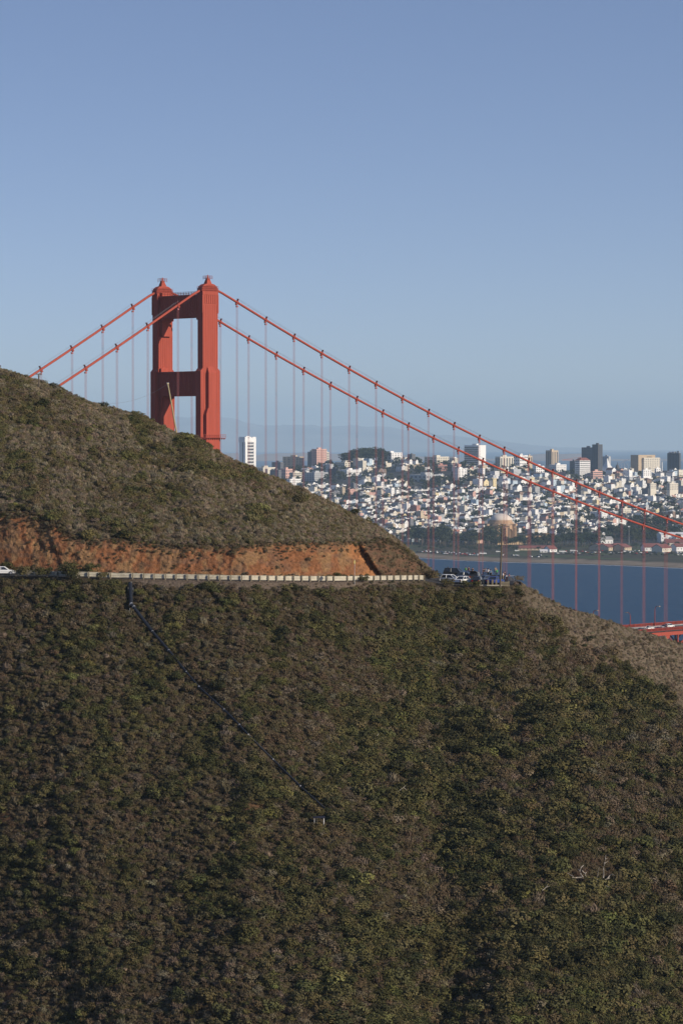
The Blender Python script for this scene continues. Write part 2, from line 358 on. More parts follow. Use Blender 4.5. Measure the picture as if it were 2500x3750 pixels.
# the valley and the slope the camera stands on
xs = np.linspace(-260, 420, 69)
ys = np.concatenate([np.linspace(-160, 10, 18), np.linspace(20, 420, 50)])
X, Y = np.meshgrid(xs, ys)
zf = []
Yf, Zf = profiles(us)
bot_Y = Yf[0]; bot_Z = Zf[0]
for yy in ys:
    a = xs / max(abs(yy), 1.0) if yy > 250 else None
    zz = np.where(yy < 6, 161.6 - 0.004 * abs(yy), 161.6 - 0.50 * (yy - 6)) + 0 * xs
    zf.append(np.maximum(zz, 8.0 + 6 * fbm(xs / 60.0, xs * 0 + yy / 60.0, 3)))
Z = np.array(zf) + (fbm(X / 20.0, Y / 20.0, 4) - 0.5) * 2.0 * sstep(8, 40, Y)
tag(link('valley_floor', grid_mesh('valley_floor', X, Y, Z, M_ground, {'tint': ('POINT', np.tile(soil, (X.size, 1)))})), kind='structure')

# ---------------------------------------------------------------- scrub
def leaf_cloud(name, blobs, n, size, m, seed, upright=0.0, squash=1.0, thin=1.0, rough=0.32):
    """n small leaf faces spread through the given blobs (x, y, z, r)"""
    g = np.random.RandomState(seed)
    bl = np.array(blobs, float); wgt = bl[:, 3] ** 2; wgt = wgt / wgt.sum()
    k = g.choice(len(bl), n, p=wgt)
    dirs = g.normal(size=(n, 3)); dirs /= np.linalg.norm(dirs, axis=1)[:, None]; dirs[:, 2] = np.where(dirs[:, 2] < -0.25, -dirs[:, 2], dirs[:, 2])
    rad = bl[k, 3] * (0.55 + 0.5 * g.rand(n) ** 0.6)
    c = bl[k, :3] + dirs * rad[:, None] * np.array([1, 1, squash])
    nrm = dirs + g.normal(size=(n, 3)) * rough; nrm /= np.linalg.norm(nrm, axis=1)[:, None]
    a = np.cross(nrm, g.normal(size=(n, 3))); 
    if upright > 0: a = a * (1 - upright) + (np.array([0, 0, 1.0]) + g.normal(size=(n, 3)) * 0.3) * upright
    a /= np.linalg.norm(a, axis=1)[:, None]; b_ = np.cross(nrm, a); b_ /= np.linalg.norm(b_, axis=1)[:, None]
    s = size * (0.6 + 0.8 * g.rand(n))[:, None]
    A = a * s; B = b_ * s * (0.62 * thin)
    V = np.stack([c - A, c + B - A * 0.1, c + A, c - B - A * 0.1], 1).reshape(-1, 3)
    V[:, 2] = np.maximum(V[:, 2], -0.1)
    return np_mesh(name, V, np.arange(4 * n).reshape(n, 4), m)
def bush_blobs(g, n=5, spread=0.45):
    out = [(0, 0, 0.32, 0.5)]
    for i in range(n):
        a = g.uniform(0, 6.28); d = g.uniform(0.2, spread)
        out.append((d * math.cos(a), d * math.sin(a), g.uniform(0.2, 0.62), g.uniform(0.22, 0.36)))
    return out
src = bpy.data.collections.new('scrub_kinds')
for i in range(5):
    src.objects.link(bpy.data.objects.new('kind_a%d' % i, leaf_cloud('leafy_clump', bush_blobs(rnd, 6), 300, 0.070, M_leaf, 40 + i)))
for i in range(3):
    src.objects.link(bpy.data.objects.new('kind_b%d' % i, leaf_cloud('twiggy_clump', bush_blobs(rnd, 4), 200, 0.16, M_leaf, 60 + i, upright=0.75, thin=0.28)))
for i in range(2):
    src.objects.link(bpy.data.objects.new('kind_c%d' % i, leaf_cloud('grass_tuft', [(0, 0, 0.1, 0.5), (0.3, 0.1, 0.1, 0.3)], 150, 0.2, M_leaf, 70 + i, upright=0.92, squash=0.6, thin=0.2)))
# sample points on the fan by area
def sample(n, rlo, rhi, ulo, uhi):
    jj = np.where((us >= ulo) & (us <= uhi))[0]; j0, j1 = jj[0], jj[-1]
    P = np.stack([PX, PY, PZ], -1)[rlo:rhi, j0:j1]
    a = P[1:, :-1] - P[:-1, :-1]; b_ = P[:-1, 1:] - P[:-1, :-1]
    ar = np.linalg.norm(np.cross(a, b_), axis=-1); p = (ar / ar.sum()).ravel()
    k = rs.choice(len(p), n, p=p); i = k // ar.shape[1]; j = k % ar.shape[1]
    s, t = rs.rand(n, 1), rs.rand(n, 1)
    q = P[i, j] + a[i, j] * s + b_[i, j] * t
    uu = PU[rlo + i, j0 + j] + 6 * t[:, 0]; vv = vof(q[:, 2], q[:, 1])
    return q, uu, vv
PAL = {'brown': (0.096, 0.073, 0.044), 'gray': (0.124, 0.101, 0.069), 'olive': (0.093, 0.080, 0.036), 'green': (0.069, 0.066, 0.027),
       'dark': (0.037, 0.038, 0.018), 'lime': (0.118, 0.112, 0.040), 'tan': (0.180, 0.146, 0.098)}
pts, cols, kinds, scl = [], [], [], []
def scatter(n, rlo, rhi, region, ulo=-330, uhi=2850):
    q, uu, vv = sample(n, rlo, rhi, ulo, uhi)
    N1 = fbm(uu / 170.0 + vv / 260.0, vv / 130.0 - uu / 300.0 + 40, 4); N2 = fbm(uu / 52.0 + vv / 70.0 + 11, vv / 42.0 - uu / 90.0 + 60, 4); rr = rs.rand(n)
    for i in range(n):
        u, v, n1, n2, r = uu[i], vv[i], N1[i], N2[i], rr[i]
        if region == 'low':
            dr = v - f_vr(u)
            if u < 1880 and dr < 8: continue
            if 440 < u < 1340 and dr < 34 and r > 0.16: continue
            if u < 1880 and dr < 26: s0 = 0.45
            else: s0 = 1.0
            if -12 < u - pipe_u(v) + 10 < 26 and 2150 < v < 2985: s0 = 0.36 if r < .94 else .7
            ridge = (1 if u > 1850 else 0) * (1 - min(max((v - f_vc(u)) / (60 + 0.62 * max(u - 1850, 0)), 0), 1))
            bush = min(max((u - 900 + (v - 2300) * 0.25) / 900, 0), 1) * min(max((v - 2180) / 350, 0), 1)
            gz = 0.32 + 0.17 * bush + 0.08 * min(max((v - 2900) / 500, 0), 1)
            if ridge > 0.12 and rs.rand() < ridge * 1.6:
                c, k, s = ('tan' if n2 > 0.46 else 'gray' if r < 0.75 else 'brown'), rs.choice([8, 9, 5]), 0.50
            elif n2 < gz + (n1 - 0.5) * 1.3:
                c, k, s = ('dark' if r < 0.20 + 0.15 * bush else 'green' if r < 0.55 + 0.1 * bush else 'olive' if r < 0.95 else 'lime'), rs.randint(0, 5), 0.95 + 0.45 * bush
            else:
                c, k, s = ('brown' if r < 0.60 else 'gray' if r < 0.78 else 'olive' if r < 0.985 else 'tan'), (rs.randint(0, 5) if rs.rand() < 0.70 else rs.randint(5, 8)), 0.84 + 0.2 * bush
            if (u - 2160) ** 2 / 95 ** 2 + (v - 3195) ** 2 / 62 ** 2 < 1: c, k, s = 'brown', 5 + i % 3, 0.75
            if 1130 < u < 1205 and 2990 < v < 3045: s = 0.4
            for (bu, bv, bs) in ((20, 3000, 40), (930, 2975, 48), (20, 3640, 50)):
                if (u - bu) ** 2 + ((v - bv) * 1.6) ** 2 < bs ** 2 and rs.rand() < 0.75: s = 0; break
            if s == 0: continue
            s *= s0
        elif region == 'up':
            e = v - f_vc(u)
            if u > 1585: continue
            if 1340 < u < 1580 and e > 6 and r > 0.25: continue
            tz = fbm(u / 110.0 + v / 300.0, v / 60.0 - u / 200.0, 4)
            if tz > 0.50 - 0.22 * sstep(900, 1200, u) or (u > 1180 and r < 0.8):
                c, k, s = ('tan' if r < 0.28 + 0.2 * float(sstep(950, 1250, u)) else 'gray' if r < .75 else 'olive'), rs.choice([5, 6, 7, 8, 9]), 0.72 - 0.2 * float(sstep(950, 1250, u))
            elif n2 < 0.41:
                c, k, s = ('green' if r < 0.45 else 'dark' if r < 0.52 else 'olive' if r < 0.96 else 'lime'), rs.randint(0, 5), 1.0
            else:
                c, k, s = ('brown' if r < 0.36 else 'gray' if r < 0.56 else 'olive'), rs.randint(0, 8), 0.85
            if e < 14: s *= 0.8
        else:   # cut bank and road verge
            if u > 1560: continue
            t = (v - f_vb(u)) / max(f_vr(u) - f_vb(u), 5)
            if 0.10 < t < 0.86 and not (n1 > 0.55 and r < 0.10) and not (u > 1390 and r < 0.22) and not (t < 0.28 and r < 0.3): continue
            c, k, s = ('brown' if r < 0.5 else 'gray' if r < 0.7 else 'olive' if r < 0.9 else 'green'), rs.randint(0, 8), 0.5
            if t >= 0.86: s = 0.42
        base = np.array(PAL[c]) * rs.uniform(0.78, 1.24) * (1.32 if region == 'up' else 1.13) * (1 + rs.uniform(-0.08, 0.08, 3))  # upper slope plants tinted brighter: its stronger sunlight is put into the colour
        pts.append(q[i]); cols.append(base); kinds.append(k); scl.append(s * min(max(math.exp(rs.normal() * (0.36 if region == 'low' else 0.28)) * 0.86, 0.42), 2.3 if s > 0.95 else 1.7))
PIPE = [(478, 2150), (481, 2228), (490, 2238), (558, 2327), (618, 2396), (682, 2475), (729, 2530), (821, 2614), (877, 2670), (909, 2706), (1000, 2797), (1100, 2895), (1188, 2975)]
def pipe_u(v): return float(np.interp(v, [p[1] for p in PIPE], [p[0] for p in PIPE]))
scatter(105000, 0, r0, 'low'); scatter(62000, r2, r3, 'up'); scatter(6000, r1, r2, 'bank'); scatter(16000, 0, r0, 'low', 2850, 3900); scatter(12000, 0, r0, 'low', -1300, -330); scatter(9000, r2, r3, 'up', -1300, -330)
pts = np.array(pts); cols = np.array(cols); kinds = np.array(kinds); scl = np.array(scl)
pm = bpy.data.meshes.new('scrub'); pm.vertices.add(len(pts)); pts2 = pts.copy(); pts2[:, 2] -= 0.08; pm.vertices.foreach_set('co', pts2.astype(np.float32).ravel())
a = pm.attributes.new('tint', 'FLOAT_COLOR', 'POINT'); a.data.foreach_set('color', np.hstack([cols, np.ones((len(cols), 1))]).astype(np.float32).ravel())
a = pm.attributes.new('kind_index', 'INT', 'POINT'); a.data.foreach_set('value', kinds.astype(np.int32))
a = pm.attributes.new('turn', 'FLOAT_VECTOR', 'POINT'); tv = np.zeros((len(pts), 3), np.float32); tv[:, 2] = rs.rand(len(pts)) * 6.28; tv[:, 0] = rs.normal(size=len(pts)) * 0.12; a.data.foreach_set('vector', tv.ravel())
a = pm.attributes.new('size', 'FLOAT_VECTOR', 'POINT'); sv = np.stack([scl * 1.3, scl * 1.3, scl * rs.uniform(0.8, 1.3, len(scl))], 1).astype(np.float32); a.data.foreach_set('vector', sv.ravel())
scrub = link('scrub', pm); tag(scrub, 'low brown and olive scrub covering the whole hillside above and below the road', 'scrub', kind='stuff')
ng = bpy.data.node_groups.new('scatter_scrub', 'GeometryNodeTree')
ng.interface.new_socket('Geometry', in_out='INPUT', socket_type='NodeSocketGeometry'); ng.interface.new_socket('Geometry', in_out='OUTPUT', socket_type='NodeSocketGeometry')
gi = ng.nodes.new('NodeGroupInput'); go = ng.nodes.new('NodeGroupOutput'); ip = ng.nodes.new('GeometryNodeInstanceOnPoints')
ci = ng.nodes.new('GeometryNodeCollectionInfo'); ci.inputs['Collection'].default_value = src; ci.inputs['Separate Children'].default_value = True; ci.inputs['Reset Children'].default_value = True
def nattr(nm, ty):
    a = ng.nodes.new('GeometryNodeInputNamedAttribute'); a.data_type = ty; a.inputs['Name'].default_value = nm
    return [o for o in a.outputs if o.enabled and o.name == 'Attribute'][0]
ng.links.new(gi.outputs[0], ip.inputs['Points']); ng.links.new(ci.outputs[0], ip.inputs['Instance']); ip.inputs['Pick Instance'].default_value = True
ng.links.new(nattr('kind_index', 'INT'), ip.inputs['Instance Index']); ng.links.new(nattr('turn', 'FLOAT_VECTOR'), ip.inputs['Rotation']); ng.links.new(nattr('size', 'FLOAT_VECTOR'), ip.inputs['Scale'])
ng.links.new(ip.outputs[0], go.inputs[0])
md = scrub.modifiers.new('scatter', 'NODES'); md.node_group = ng

# ---------------------------------------------------------------- suspension bridge (local x runs south along the deck, local y east)
PHI = 0.7571; CP, SP = math.cos(PHI), math.sin(PHI)
SPAN = 15.24; HALF = 13.715
bx0 = Vector((-52.25 - HALF * SP, 1215.6 + HALF * CP, 0.0))
bridge = empty('suspension_bridge', bx0, PHI)
tag(bridge, 'red orange suspension bridge with stepped tower and sloping cables rising behind the scrubby hill', 'bridge')
def deck_z(t): return 80.0 - 1.1e-5 * (640 - t) ** 2 if t > 0 else 75.5 + 0.010 * t
def cable_z(t):
    if t >= 0: return 226 - 143.3 * 4 * (t / 1280) * (1 - t / 1280)
    s = t / 100; return 226 + 57.81 * s + 3.24 * s * s
def tower_leg(side):
    y0 = side * HALF; m = MB()
    lv = [(0, 12, 8.6, 4.6), (12, 60, 6.9, 3.6), (60, 160.6, 6.0, 2.1), (160.6, 193, 5.0, 1.5), (193, 222.9, 3.9, 1.55)]
    for i, (za, zb, a_, b_) in enumerate(lv):
        m.box(-a_, a_, y0 - b_, y0 + b_, za, zb - 1.1, 0)
        if i + 1 < len(lv):
            na, nb = lv[i + 1][2], lv[i + 1][3]; m.box(-a_, a_, y0 - b_, y0 + b_, zb - 1.1, zb, 0, tx=a_ - na, ty=max(b_ - nb, 0) )
        else: m.box(-a_, a_, y0 - b_, y0 + b_, zb - 1.1, zb)
    # raised central panels on both faces
    for (za, zb, a_, b_) in ((12, 176.2, 3.3, 2.97), (176.2, 192.4, 2.07, 2.972)):
        m.box(-a_, a_, y0 - b_, y0 + b_, za, zb - 1.2); m.box(-a_, a_, y0 - b_, y0 + b_, zb - 1.2, zb + 1.2, tx=0.9 if zb < 180 else 0.5, ty=1.35 if zb > 180 else 0.0)
    # inner corner strips and plate ribs
    for zz in (193.2,):
        for k in range(7):
            xx = -3.3 + 1.1 * k; m.box(xx - 0.06, xx + 0.06, y0 - 1.62, y0 + 1.62, zz, 217.6)
    for k in range(9):
        xx = -4.6 + 1.15 * k
        if abs(xx) > 2.2: m.box(xx - 0.05, xx + 0.05, y0 - 1.56, y0 + 1.56, 162, 191.5)
    leg = m.build('tower_leg', M_orange, bridge)
    m = MB()                                             # fluted corbel under the cap
    m.box(-4.05, 4.05, y0 - 1.68, y0 + 1.68, 221.6, 222.95)
    for k in range(8):
        xx = -3.85 + 1.1 * k
        for s in (-1, 1): m.box(xx - 0.33, xx + 0.33, y0 + s * 1.55 - 0.16, y0 + s * 1.55 + 0.16, 218.2 if 0 < k < 7 else 214.5, 221.55)
    for s in (-1, 1):
        m.box(s * 3.95 - 0.14, s * 3.95 + 0.14, y0 - 1.5, y0 + 1.5, 218.4, 221.5)
    m.build('corbel', M_orange, leg)
    m = MB()                                             # saddle housing: a low dome over the cable
    prof = [(-4.1, 222.96), (-4.15, 224.0), (-3.6, 224.9), (-2.7, 225.6), (-1.6, 225.95), (0, 226.1), (1.6, 225.95), (2.7, 225.6), (3.6, 224.9), (4.15, 224.0), (4.1, 222.96)]
    m.prism(prof, y0 - 1.25, y0 + 1.25)
    m.build('saddle_housing', M_orange, leg)
    m = MB()                                             # railing cage round the housing
    for zz in (223.5, 224.2, 224.9):
        for s in (-1, 1): m.box(-4.0, 4.0, y0 + s * 1.75 - 0.06, y0 + s * 1.75 + 0.06, zz, zz + 0.14)
    for k in range(13):
        xx = -3.9 + 0.65 * k
        for s in (-1, 1): m.box(xx - 0.06, xx + 0.06, y0 + s * 1.75 - 0.07, y0 + s * 1.75 + 0.07, 222.96, 224.6 + 0.9 * (1 - (xx / 4) ** 2))
    m.build('cap_railing', M_orange_d, leg)
    m = MB()
    m.box(-1.35, 1.35, y0 - 1.1, y0 + 1.1, 225.7, 228.2, tx=0.8, ty=0.7)
    m.cyl(0, y0, 228.2, 229.5, 0.35, 0.15, 8)
    m.build('beacon_tower', M_orange, leg)
    m = MB()
    for zz in (228.0, 228.5, 229.0):
        for s in (-1, 1):
            m.box(-1.3, 1.3, y0 + s * 1.2 - .05, y0 + s * 1.2 + .05, zz, zz + .1); m.box(s * 1.3 - .05, s * 1.3 + .05, y0 - 1.25, y0 + 1.25, zz, zz + .1)
    for sx in (-1.3, 0, 1.3):
        for s in (-1, 1): m.box(sx - .05, sx + .05, y0 + s * 1.2 - .06, y0 + s * 1.2 + .06, 227.7, 229.1)
    m.build('beacon_railing', M_orange_d, leg)
    m = MB()                                             # service walkway round the shaft
    for s in (-1, 1):
        m.box(-6.0, 6.0, y0 + s * 3.5 - 0.5, y0 + s * 3.5 + 0.5, 165.6, 165.75); m.box(s * 5.55 - 0.45, s * 5.55 + 0.45, y0 - 2.99, y0 + 2.99, 165.6, 165.75)
        m.box(-6.0, 6.0, y0 + s * 3.97 - .03, y0 + s * 3.97 + .03, 166.9, 167.02); m.box(-6.0, 6.0, y0 + s * 3.97 - .03, y0 + s * 3.97 + .03, 166.3, 166.38)
        for k in range(11):
            xx = -5.6 + 1.12 * k
            m.box(xx - .06, xx + .06, y0 + s * 3.97 - .04, y0 + s * 3.97 + .04, 165.76, 167.0); m.box(xx - .14, xx + .14, y0 + s * 3.3 - .28, y0 + s * 3.3 + .28, 165.1, 165.59)
    m.build('walkway', M_orange_d, leg)
    return leg
tower_leg(-1); tower_leg(1)
def strut(z0, z1, hx, ribs, leg_half):
    m = MB(); yi = HALF - leg_half
    m.box(-hx, hx, -yi + 0.003, yi - 0.003, z0, z1)
    for k in range(ribs):
        yy = -yi + 0.8 + (2 * yi - 1.6) * k / (ribs - 1)
        m.box(-hx - 0.14, hx + 0.14, yy - 0.16, yy + 0.16, z0 + 0.5, z1 - 0.5)
    m.box(-hx - 0.25, hx + 0.25, -yi + 0.01, yi - 0.01, z1 - 0.45, z1 + 0.15)
    for s in (-1, 1):                                    # stepped haunches at the legs
        ya, yb = sorted((s * yi, s * (yi - 2.2))); m.box(-hx + 0.25, hx - 0.25, ya, yb, z0 - 1.0, z0 + 0.1)
        ya, yb = sorted((s * yi, s * (yi - 1.1))); m.box(-hx + 0.5, hx - 0.5, ya, yb, z0 - 7.0, z0 - 0.9, ty=0.0)
        ya, yb = sorted((s * yi, s * (yi - 1.0))); m.box(-hx + 0.5, hx - 0.5, ya, yb, z1 + 0.1, z1 + 1.6)
    return m.build('portal_strut', M_orange, bridge)
st = strut(213.0, 221.7, 2.9, 21, 1.55)
m = MB()
for s in (-1, 1):
    for zz in (222.4, 223.0): m.box(s * 2.8 - .05, s * 2.8 + .05, -12.2, 12.2, zz, zz + .1)
    for k in range(16): m.box(s * 2.8 - .06, s * 2.8 + .06, -12 + 1.6 * k - .06, -12 + 1.6 * k + .06, 221.86, 223.1)
m.build('strut_railing', M_orange_d, st)
strut(182.2, 191.7, 3.3, 23, 1.5); strut(145, 156, 3.8, 23, 2.1); strut(104, 116, 4.2, 23, 2.1)
for side in (-1, 1):                                     # main cables with their bands and hand ropes
    y0 = side * HALF
    ts_ = list(np.arange(-335, -7, 7.62)) + list(np.linspace(-6, 6, 13)) + list(np.arange(7.62, 700, 7.62))
    def cz(t): return cable_z(t) - 0.9 * math.exp(-(t / 5.0) ** 2)
    m = MB(); m.tube([(t, y0, cz(t)) for t in ts_], 0.47, 12)
    cab = m.build('main_cable', M_orange, bridge, smooth=True)
    band = None
    for k in list(range(-12, 0)) + list(range(1, 42)):
        t = k * SPAN; dz = (cable_z(t + 1) - cable_z(t - 1)) / 2
        if band is None:
            m = MB(); m.tube([(-0.5, 0, 0), (0.5, 0, 0)], 0.60, 12); m.box(-0.4, 0.4, -0.3, 0.3, -1.2, -0.5); m.box(-0.06, 0.06, -0.5, 0.5, 0.5, 1.5)
            bme = m.mesh('cable_band', M_orange_d); band = bme
        o = link('cable_band', band, cab, (t, y0, cable_z(t))); o.rotation_euler = (0, -math.atan(dz), 0)
    m = MB()
    for s in (-1, 1):
        m.tube([(t, y0 + s * 0.45, cable_z(t) + 1.45) for t in ts_ if abs(t) > 8 and t < 0], 0.035, 3, cap=False)
        m.tube([(t, y0 + s * 0.45, cable_z(t) + 1.45) for t in ts_ if abs(t) > 8 and t > 0], 0.035, 3, cap=False)
    m.build('hand_rope', M_galv, cab)
for side in (-1, 1):                                     # suspender ropes, four to each hanger
    y0 = side * HALF
    for k in list(range(-9, 0)) + list(range(1, 32)):
        t = k * SPAN; z1 = cable_z(t) - 0.9; z0 = deck_z(t) - 1.0; m = MB()
        for dx in (-0.30, 0.30):
            for dy in (-0.22, 0.22): m.tube([(t + dx, y0 + dy, z0), (t + dx, y0 + dy, z1)], 0.043, 4, cap=False)
        m.box(t - 0.40, t + 0.40, y0 - 0.3, y0 + 0.3, z1 - 1.1, z1 - 0.5)
        m.build('suspender', M_rope, bridge)
# deck
tt = list(np.arange(-343, 700, 7.62))
def sweep(name, prof, m_, parent, t0=-343):
    """prof: closed y-z outline (z from the roadway) carried along the deck"""
    v = []; f = []; T = [t for t in tt if t >= t0]; n = len(prof)
    for t in T: v += [(t, y, deck_z(t) + z) for y, z in prof]
    for i in range(len(T) - 1):
        for j in range(n): f.append((i * n + j, i * n + (j + 1) % n, (i + 1) * n + (j + 1) % n, (i + 1) * n + j))
    mb = MB(); mb.add(v, f); return mb.build(name, m_, parent)
deck = sweep('deck', [(-12.2, -0.35), (12.2, -0.35), (12.2, 0.0), (-12.2, 0.0)], M_road, bridge)
for s in (-1, 1):
    a_, b_ = sorted((s * 9.4, s * 12.6)); sweep('footway', [(a_, 0.004), (b_, 0.004), (b_, 0.28), (a_, 0.28)], M_roofg, deck)
    ya = s * HALF
    sweep('top_chord', [(ya - 0.55, -1.9), (ya + 0.55, -1.9), (ya + 0.55, -0.35), (ya - 0.55, -0.35)], M_orange, deck)
    sweep('bottom_chord', [(ya - 0.5, -8.9), (ya + 0.5, -8.9), (ya + 0.5, -7.7), (ya - 0.5, -7.7)], M_orange, deck)
    m = MB(); k = -22
    while k * SPAN < 690:
        t = k * SPAN; z = deck_z(t)
        for dt, w_ in ((0, .3), (SPAN / 2, .3)): m.box(t + dt - w_, t + dt + w_, ya - .28, ya + .28, z - 7.7, z - 1.9)
        for sg in (-1, 1):
            m.tube([(t, ya, z - 1.6), (t + sg * SPAN / 2, ya, z - 7.9)], 0.38, 4, cap=False)
        m.add([(t - 2.0, ya - .42, z - 1.9), (t + 2.0, ya - .42, z - 1.9), (t + 0.9, ya - .42, z - 3.4), (t - 0.9, ya - .42, z - 3.4),
               (t - 2.0, ya + .42, z - 1.9), (t + 2.0, ya + .42, z - 1.9), (t + 0.9, ya + .42, z - 3.4), (t - 0.9, ya + .42, z - 3.4)],
              [(0, 1, 2, 3), (7, 6, 5, 4), (0, 3, 7, 4), (1, 5, 6, 2), (3, 2, 6, 7), (0, 4, 5, 1)])
        k += 1
    m.build('stiffening_truss', M_orange, deck)
    # pedestrian railing with pickets on each side
    yr = s * 13.1; m = MB()
    for z0, z1 in ((0.28, 0.42), (1.45, 1.62)):
        for i in range(len(tt) - 1):
            if tt[i] < 120: continue
            t0, t1 = tt[i], tt[i + 1]
            m.add([(t0, yr - .08, deck_z(t0) + z0), (t1, yr - .08, deck_z(t1) + z0), (t1, yr + .08, deck_z(t1) + z0), (t0, yr + .08, deck_z(t0) + z0),
                   (t0, yr - .08, deck_z(t0) + z1), (t1, yr - .08, deck_z(t1) + z1), (t1, yr + .08, deck_z(t1) + z1), (t0, yr + .08, deck_z(t0) + z1)],
                  [(0, 3, 2, 1), (4, 5, 6, 7), (0, 1, 5, 4), (1, 2, 6, 5), (2, 3, 7, 6), (3, 0, 4, 7)])
    t = 120.0; i = 0
    while t < 480:
        w_ = 0.16 if i % 19 == 0 else 0.045; m.box(t - w_, t + w_, yr - .06 - (w_ > .1) * .1, yr + .06 + (w_ > .1) * .1, deck_z(t) + 0.28, deck_z(t) + 1.5 + (w_ > .1) * .25); t += 0.2; i += 1
    m.build('railing', M_orange_d, deck)
m = MB(); k = -40                                        # floor beams and lower bracing
while k * SPAN / 2 < 690:
    t = k * SPAN / 2; m.box(t - .3, t + .3, -13.1, 13.1, deck_z(t) - 1.9, deck_z(t) - 0.36)
    if k % 2 == 0:
        m.tube([(t, -13.2, deck_z(t) - 8.3), (t + SPAN / 2, 0, deck_z(t) - 8.3), (t + SPAN, -13.2, deck_z(t) - 8.3)], .3, 4); m.tube([(t, 13.2, deck_z(t) - 8.31), (t + SPAN / 2, 0, deck_z(t) - 8.31), (t + SPAN, 13.2, deck_z(t) - 8.31)], .3, 4)
    k += 1
m.build('floor_framing', M_orange, deck)
def bpt(t, y, z=0.0): return Vector((bx0.x + t * CP - y * SP, bx0.y + t * SP + y * CP, deck_z(t) + z))
def on_deck(u, y):
    """distance along the deck at which lateral line y is seen at photo column u"""
    lo, hi = 60.0, 690.0
    for _ in range(50):
        mid = (lo + hi) / 2; p = bpt(mid, y)
        if 1250 + p.x / p.y * F < u: lo = mid
        else: hi = mid
    return (lo + hi) / 2
# lamps on the bridge
def bridge_lamp(u, y, label):
    t = on_deck(u, y); s = 1 if y < 0 else -1
    root = empty('street_lamp', bpt(t, y, 0.28), PHI); tag(root, label, 'street lamp', 'lamp posts along the bridge roadway')
    m = MB(); m.box(-.3, .3, -.3, .3, 0, 0.8); m.tube([(0, 0, 0.8), (0, 0, 7.6), (0, s * 0.35, 8.6), (0, s * 1.1, 9.1), (0, s * 1.9, 9.15)], [.2, .15, .14, .13, .12], 8); m.build('post', M_orange_d, root)
    m = MB(); m.box(-.28, .28, min(s * 1.7, s * 3.0), max(s * 1.7, s * 3.0), 8.92, 9.28, tx=.06); m.build('lantern', mat('lantern_glass', (0.5, 0.36, 0.24), 0.5) if 'lantern_glass' not in MATS else MATS['lantern_glass'], root)
bridge_lamp(2308, -12.5, 'hooked red lamp post on the near side of the bridge deck, leaning over traffic')
bridge_lamp(2398, 12.5, 'hooked red lamp post on the far side of the bridge deck, against the water')
bridge_lamp(2172, 12.5, 'lamp head on the far side of the bridge showing just above the dry hill ridge')

